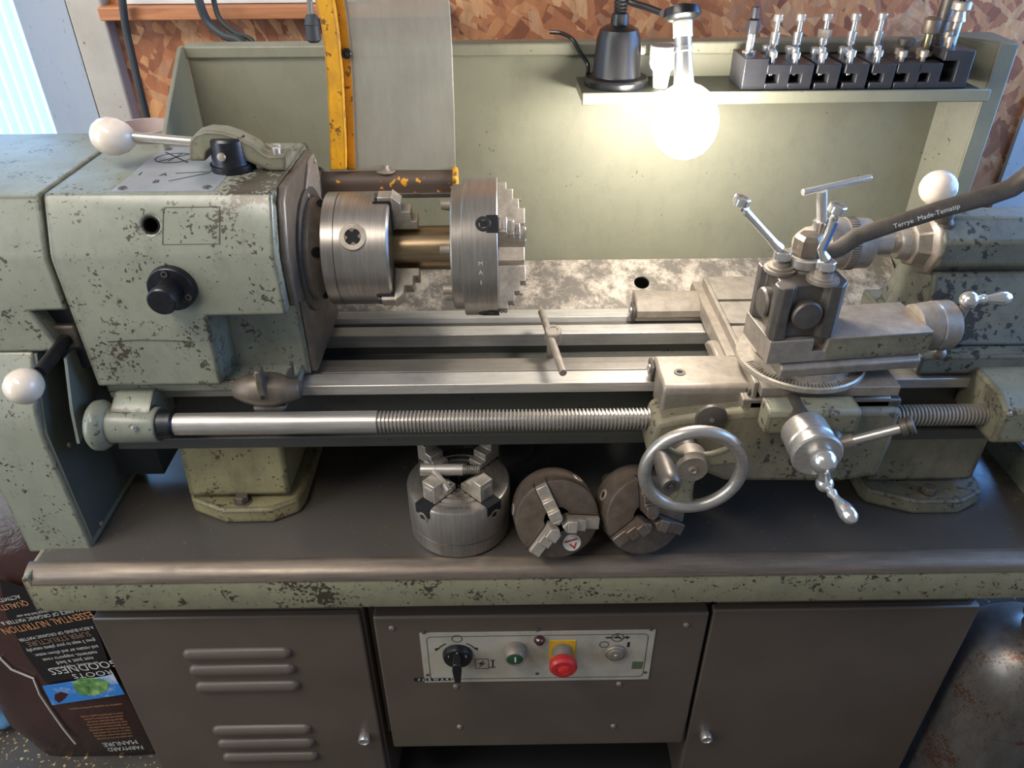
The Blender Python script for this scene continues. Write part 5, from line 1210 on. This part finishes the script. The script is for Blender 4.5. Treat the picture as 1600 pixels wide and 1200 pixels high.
# ------------------------------------------------------------------ work lamp
lb0 = at(958, 128, Z=SHZ); lbx, lby = lb0.x+0.002, 1.172
lamp = thing('work_lamp', 'black gooseneck work lamp on the shelf with a glaring white bulb', 'lamp', (lbx, lby, SHZ))
MB().rev([(0, 0.046), (0.008, 0.0465), (0.011, 0.044), (0.013, 0.036)], (lbx, lby, SHZ), Z3, 40).build('lamp_base', M['black'], lamp)
MB().rev([(0.012, 0.036), (0.014, 0.0345), (0.062, 0.031), (0.074, 0.027), (0.079, 0.018), (0.080, 0.013), (0.094, 0.0115), (0.0945, 0.009)], (lbx, lby, SHZ), Z3, 36).build('lamp_socket_cover', M['black'], lamp)
MB().rev([(0, 0.007), (0.004, 0.0068), (0.006, 0.005)], (lbx+0.032, lby-0.008, SHZ+0.048), (1, -0.2, 0), 14).build('switch_button', M['castgrey'], lamp)
nk = at(1066, 12, Y=1.075)
g_ = [Vector((lbx, lby, SHZ+0.09)), Vector((lbx, lby, SHZ+0.15)), Vector((lbx+0.004, lby-0.004, SHZ+0.22)), Vector((lbx+0.025, lby-0.02, SHZ+0.275)), Vector((lbx+0.055, lby-0.05, SHZ+0.292)), Vector((nk.x-0.010, nk.y+0.015, SHZ+0.262)), Vector((nk.x, nk.y+0.003, SHZ+0.20)), nk+Vector((0, 0, 0.01))]
def smooth(P, n=8):
    out = []
    for i in range(len(P)-1):
        a_, b_, c_, d_ = P[max(i-1, 0)], P[i], P[i+1], P[min(i+2, len(P)-1)]
        for k in range(n):
            t = k/n
            out.append(0.5*((2*b_)+(-a_+c_)*t+(2*a_-5*b_+4*c_-d_)*t*t+(-a_+3*b_-3*c_+d_)*t**3))
    return out+[P[-1]]
gp = smooth(g_, 24)
MB().tube(gp, [0.0098 if k % 2 else 0.0082 for k in range(len(gp))], 14).build('gooseneck', M['black'], lamp, ang=20)
bulb_c = at(1070, 190, Y=1.03)
hd_ = (bulb_c-nk).normalized(); Lh = (bulb_c-nk).length
MB().rev([(-0.004, 0.010), (0.0, 0.022), (0.008, 0.024), (0.010, 0.024), (0.013, 0.021), (0.016, 0.0135)], nk, hd_, 30).build('lamp_collar', M['black'], lamp)
MB().rev([(0.014, 0.0125), (0.034, 0.0125), (0.035, 0.0115)], nk, hd_, 28).build('lamp_holder', M['cream'], lamp)
MB().rev([(0.034, 0.0112), (0.046, 0.0112), (0.047, 0.0122), (0.052, 0.0122), (0.053, 0.0112), (Lh-0.045, 0.0135), (Lh-0.036, 0.024)], nk, hd_, 28).build('bulb_cap', M['chrome'], lamp)
M['bulb'] = emit('lit_bulb', (255, 248, 238), 60)
MB().ball(bulb_c, 0.044, 32, 1.1, hd_).build('bulb', M['bulb'], lamp)
# cream-capped dropper bottle beside it
bp = at(1031, 136, Z=SHZ); bt = thing('squeeze_bottle', 'small pale bottle with a cream D-shaped cap beside the lamp base', 'bottle', (bp.x, 1.150, SHZ))
BO = (bp.x, 1.150, SHZ)
MB().rev([(0, 0.0105), (0.022, 0.0125), (0.026, 0.016), (0.032, 0.0185), (0.040, 0.0185)], BO, Z3, 28).build('bottle_body', plain('milky_plastic', (222, 226, 214), 0.35), bt)
capo = [(0.019*math.cos(math.radians(a)), 0.019*math.sin(math.radians(a))) for a in range(30, 331, 20)]
MB(Matrix.Translation(BO)).prism(capo, 0.040, 0.056, 'z').build('bottle_cap', M['cream'], bt, bevel=0.001)
MB(Matrix.Translation(BO)).prism([(x*0.9, y*0.9) for x, y in capo], 0.056, 0.0565, 'z').build('cap_top', plain('grey_cap_top', (112, 114, 114), 0.5), bt)
# lamp lead behind the backsplash
cw = [at(860, 50, Y=1.235), at(878, 52, Y=1.225), at(895, 62, Y=1.205), at(905, 80, Y=1.20), at(918, 100, Y=1.195), Vector((lbx-0.04, lby+0.012, SHZ+0.012))]
tag(MB().tube(smooth(cw, 6), 0.003, 8).build('lamp_lead', M['black']), 'thin black lead curling over the backsplash to the lamp base', 'cable')

# ------------------------------------------------------------------ cables on the wall
def cable(name, label, pts, r, mat=None): return tag(MB().tube(smooth([at(u, v, Y=y) for u, v, y in pts], 8), r, 10).build(name, mat or M['rubber']), label, 'cable')
cable('wall_cable', 'long straight dark cable hanging beside the concrete pillar', [(188, -30, 1.36), (196, 40, 1.36), (209, 100, 1.35), (221, 150, 1.34), (236, 212, 1.33), (242, 250, 1.32)], 0.0062)
cable('hose', 'thick black hose dropping behind the backsplash', [(306, -30, 1.33), (312, 5, 1.33), (325, 34, 1.33), (350, 55, 1.32), (375, 64, 1.31), (400, 90, 1.30)], 0.0068)
cable('cable', 'thinner black cable beside the thick hose', [(331, -30, 1.35), (335, 5, 1.35), (345, 32, 1.34), (368, 52, 1.33), (392, 62, 1.32), (410, 90, 1.31)], 0.0042)
cable('cord_end', 'short thick dark cord reaching from the lamp neck to the bulb collar', [(955, -14, 1.19), (985, 3, 1.17), (1010, 11, 1.15), (1034, 20, 1.13)], 0.0045, M['black'])
pl_ = thing('hanging_plug', 'dark cable connector hanging in front of the yellow guard frame', 'connector', at(489, 40, Y=1.17))
A = at(482, -20, Y=1.17); B = at(486, 28, Y=1.17)
MB().cyl(A, B, 0.004, 12).build('lead', plain('grey_lead', (110, 108, 100), 0.5), pl_)
q0 = at(486, 22, Y=1.17); q1 = at(491, 66, Y=1.17); d_ = (q1-q0); Lq = d_.length
MB().rev([(0, 0.006), (0.003, 0.0085), (Lq*0.35, 0.0105), (Lq*0.38, 0.0095), (Lq*0.9, 0.0105), (Lq, 0.007)], q0, d_, 20).build('plug_body', M['rubber'], pl_)
# pinkish reel standing behind the headstock
rp = at(222, 205, Y=1.25)
rl = thing('plastic_tub', 'pale pinkish round tub standing behind the speed lever', 'tub', (rp.x, 1.25, rp.z-0.12))
MB().rev([(-0.12, 0.045), (0.0, 0.050), (0.004, 0.052), (0.008, 0.050), (0.008, 0.044), (-0.05, 0.042)], (rp.x, 1.25, rp.z), Z3, 36).build('tub_wall', plain('pinkish_plastic', (190, 170, 164), 0.5), rl)
MB().cyl((rp.x, 1.25, rp.z-0.02), (rp.x, 1.25, rp.z-0.018), 0.0435, 28).build('tub_contents', plain('mauve_contents', (150, 126, 132), 0.6), rl)
tag(MB().box(rp.x-0.10, rp.x+0.07, 1.18, YW-0.001, rp.z-0.145, rp.z-0.1202).build('added_wall_shelf', M['wood'], None, bevel=0.002), 'small wooden shelf added on the wall to support the pinkish tub', 'shelf')  # added shelf, hidden from view; it only holds up the tub

# ------------------------------------------------------------------ compost bags on the floor
def bag_mesh(x0, x1, y0, y1, z1, seed, lump=0.012, flatfront=True):
    rnd = random.Random(seed); n, m = 40, 26; v_ = []; f_ = []
    ph = [rnd.uniform(0, 6.28) for _ in range(8)]
    cx_, cy_ = (x0+x1)/2, (y0+y1)/2; ax, ay = (x1-x0)/2, (y1-y0)/2
    for k in range(m+1):
        t = k/m; z = z1*t
        sq = min(1.0, 0.86+0.9*t) if t < 0.5 else 1.0
        pinch = 1-0.80*max(0, (t-0.80)/0.20)**2; px_ = 1-0.08*max(0, (t-0.8)/0.2)
        for i in range(n):
            a = 2*PI*i/n; c_, s_ = math.cos(a), math.sin(a); e_ = 0.35
            X_ = abs(c_)**e_*(1 if c_ > 0 else -1); Y_ = abs(s_)**e_*(1 if s_ > 0 else -1)
            w = lump*(math.sin(5*t+3*a+ph[0])*0.5+math.sin(11*t-2*a+ph[1])*0.35+math.sin(17*t+5*a+ph[2])*0.25)
            front = max(0, -s_)**2
            w *= (1-0.75*front) if flatfront else 1
            v_.append((cx_+ax*X_*sq*px_+w*c_-(0.055*max(0, (t-0.72)/0.28) if flatfront else 0), cy_+ay*Y_*sq*pinch+w*s_, z))
    for k in range(m):
        for i in range(n): f_.append((k*n+i, k*n+(i+1) % n, (k+1)*n+(i+1) % n, (k+1)*n+i))
    f_ += [tuple(range(n-1, -1, -1)), tuple(m*n+i for i in range(n))]
    return MB().add(v_, f_)
BFY = 0.895
def bagplastic(name, c, c2):
    t = NT(name); n = t.noise(14, 6, 0.6, None, 1.5)
    t.col(t.mix(t.ramp(t.noise(3, 2), [(0.4, BW(0)), (0.6, BW(1))]), lin(*c), lin(*c2))).val('Roughness', 0.28); t.bump(n, 0.5, 0.006); return t.m
bag = thing('compost_bag', 'brown and black plastic manure bag with upside-down print beside the cabinet', 'compost bag', (-0.83, 1.0, 0))
bag_mesh(-1.03, -0.700, BFY, 1.16, 0.72, 5).build('bag_body', bagplastic('brown_bag_plastic', (66, 42, 38), (44, 32, 31)), bag, ang=80)
BF = frame((0, BFY-0.006, 0), (1, 0, 0), (0, 0, 1))
def bpt(u, v): p = at(u, v, Y=BFY-0.006); return (p.x, p.z)
def quad(pts, name, mat, h=0.0006): return MB().poly([bpt(*p) for p in pts], BF, h).build(name, mat, bag, flat=True)
quad([(0, 905), (140, 950), (176, 1052), (72, 1066), (38, 1020), (10, 960)], 'black_panel', plain('black_print', (26, 22, 24), 0.3))
def sky_mat():
    t = NT('printed_sky'); t.col(t.mix(t.ramp(t.noise(22, 4, 0.6), [(0.48, BW(0)), (0.66, BW(0.9))]), lin(52, 128, 206), lin(206, 212, 222))).val('Roughness', 0.3); return t.m
quad([(67, 1072), (178, 1054), (195, 1084), (82, 1101)], 'sky_picture', sky_mat(), 0.0012)
cab_m = NT('printed_cabbage'); cab_m.col(cab_m.ramp(cab_m.noise(60, 4, 0.6), [(0.3, lin(40, 84, 44)), (0.55, lin(112, 158, 90)), (0.75, lin(186, 206, 140))])).val('Roughness', 0.35)
quad([(114, 1068), (122, 1061), (140, 1059), (160, 1060), (172, 1066), (168, 1077), (155, 1084), (132, 1086), (120, 1080)], 'cabbage_picture', cab_m.m, 0.0018)
quad([(86, 1084), (96, 1080), (107, 1083), (102, 1090), (93, 1097), (86, 1092)], 'butterfly_picture', plain('printed_butterfly', (64, 26, 26), 0.4), 0.0018)
def print_line(u, v, hpx, s_, mat, ang, name, sx=1.0):
    x_, z_ = bpt(u, v); size = hpx*1.25/1200*1.75
    Mt = BF @ Matrix.Translation((x_, z_, 0.0012)) @ Matrix.Rotation(math.radians(180+ang), 4, 'Z')
    text_mesh(MB(), s_, size, Mt, sx=sx).build(name, mat, bag, flat=True)
ORG = plain('orange_print', (206, 146, 100), 0.4); BRN = plain('tan_print', (150, 120, 98), 0.4)
WI = M['white_ink']
for u, v, h_, s_, m_, a_, sx in [
    (14, 934, 7, 'ACTIVITY', WI, 14, 0.8), (20, 945, 10, 'QUALITY', ORG, 14, 0.8),
    (66, 962, 7, 'BALANCE OF ORGANIC MATTER &', WI, 13, 0.78), (74, 972, 13, 'ESSENTIAL NUTRITION', ORG, 14, 0.72),
    (70, 955, 5, 'providing more natural feed than ever', WI, 12, 0.75), (88, 989, 6, 'A RICH BLEND OF ORGANIC MATTER', WI, 13, 0.78), (92, 997, 10, 'SUPER STRUCTURE', BRN, 13, 0.8),
    (96, 1007, 7, 'gives 3 ways to your plants naturally', WI, 12, 0.72), (104, 1016, 7, 'soil retains air and allows water.', WI, 11, 0.75), (110, 1024, 7, 'nutrients, supports root', WI, 11, 0.85),
    (118, 1031, 8, 'not just a bed', WI, 11, 0.9), (118, 1039, 6, 'for healthy, happy plants', WI, 11, 0.85), (132, 1041, 15, 'GOODNESS', WI, 10, 0.95), (145, 1052, 11, 'ROOTS', WI, 9, 1.2),
    (150, 1103, 4, 'suitable for all vegetables and flowering plants', ORG, 8, 0.8), (188, 1160, 11, 'MANURE', WI, 8, 0.9), (196, 1168, 10, 'FARMYARD', WI, 6, 0.8)]:
    print_line(u, v, h_, s_, m_, a_, 'printed_text', sx)
for k in range(9):
    print_line(160+k*2.5, 1116+k*4.4, 4.2, ['water in well and firm gently around', 'spread over the border in autumn', 'dig into the top layer of the soil', 'keep the bag closed and stored dry', 'wear gloves when you handle this', 'mix with compost for new planting', 'leave to rest for two weeks after', 'use within one season of opening', 'well rotted and rich in nutrients'][k], ORG, 7, 'printed_text', 0.75)
ed = MB().tube([at(u, v, Y=BFY-0.004) for u, v in ((0, 1028), (18, 1046), (52, 1060), (62, 1085), (80, 1112), (100, 1140), (118, 1162))], 0.0018, 8).build('bag_seam', M['white_ink'], bag)
b2 = thing('blue_bag', 'pale blue printed plastic bag slumped on the floor at the left edge', 'plastic bag', (-1.25, 1.1, 0))
bag_mesh(-1.45, -1.055, 0.96, 1.25, 0.11, 9, 0.014, False).build('bag_body', bagplastic('blue_bag_plastic', (120, 170, 200), (86, 130, 168)), b2, ang=80)

# ------------------------------------------------------------------ steel cylinder standing at the right end
gc = thing('steel_cylinder', 'dark steel cylinder standing right of the cabinet', 'gas cylinder', (0.862, 0.80, 0))
MB().rev([(0, 0.095), (0.01, 0.102), (0.42, 0.102), (0.47, 0.094), (0.50, 0.072), (0.515, 0.045), (0.52, 0.03)], (0.862, 0.80, 0), Z3, 44).build('cylinder_body', steel('dark_rusty_cylinder', (128, 122, 116), (92, 88, 84), 0.30, 0.6, (10, 10, 3), 0.15, 0.03, (100, 64, 44)), gc)
MB().rev([(0.52, 0.028), (0.54, 0.026), (0.545, 0.034), (0.575, 0.034), (0.58, 0.02)], (0.862, 0.80, 0), Z3, 26).build('cylinder_neck', M['brownmetal'], gc)
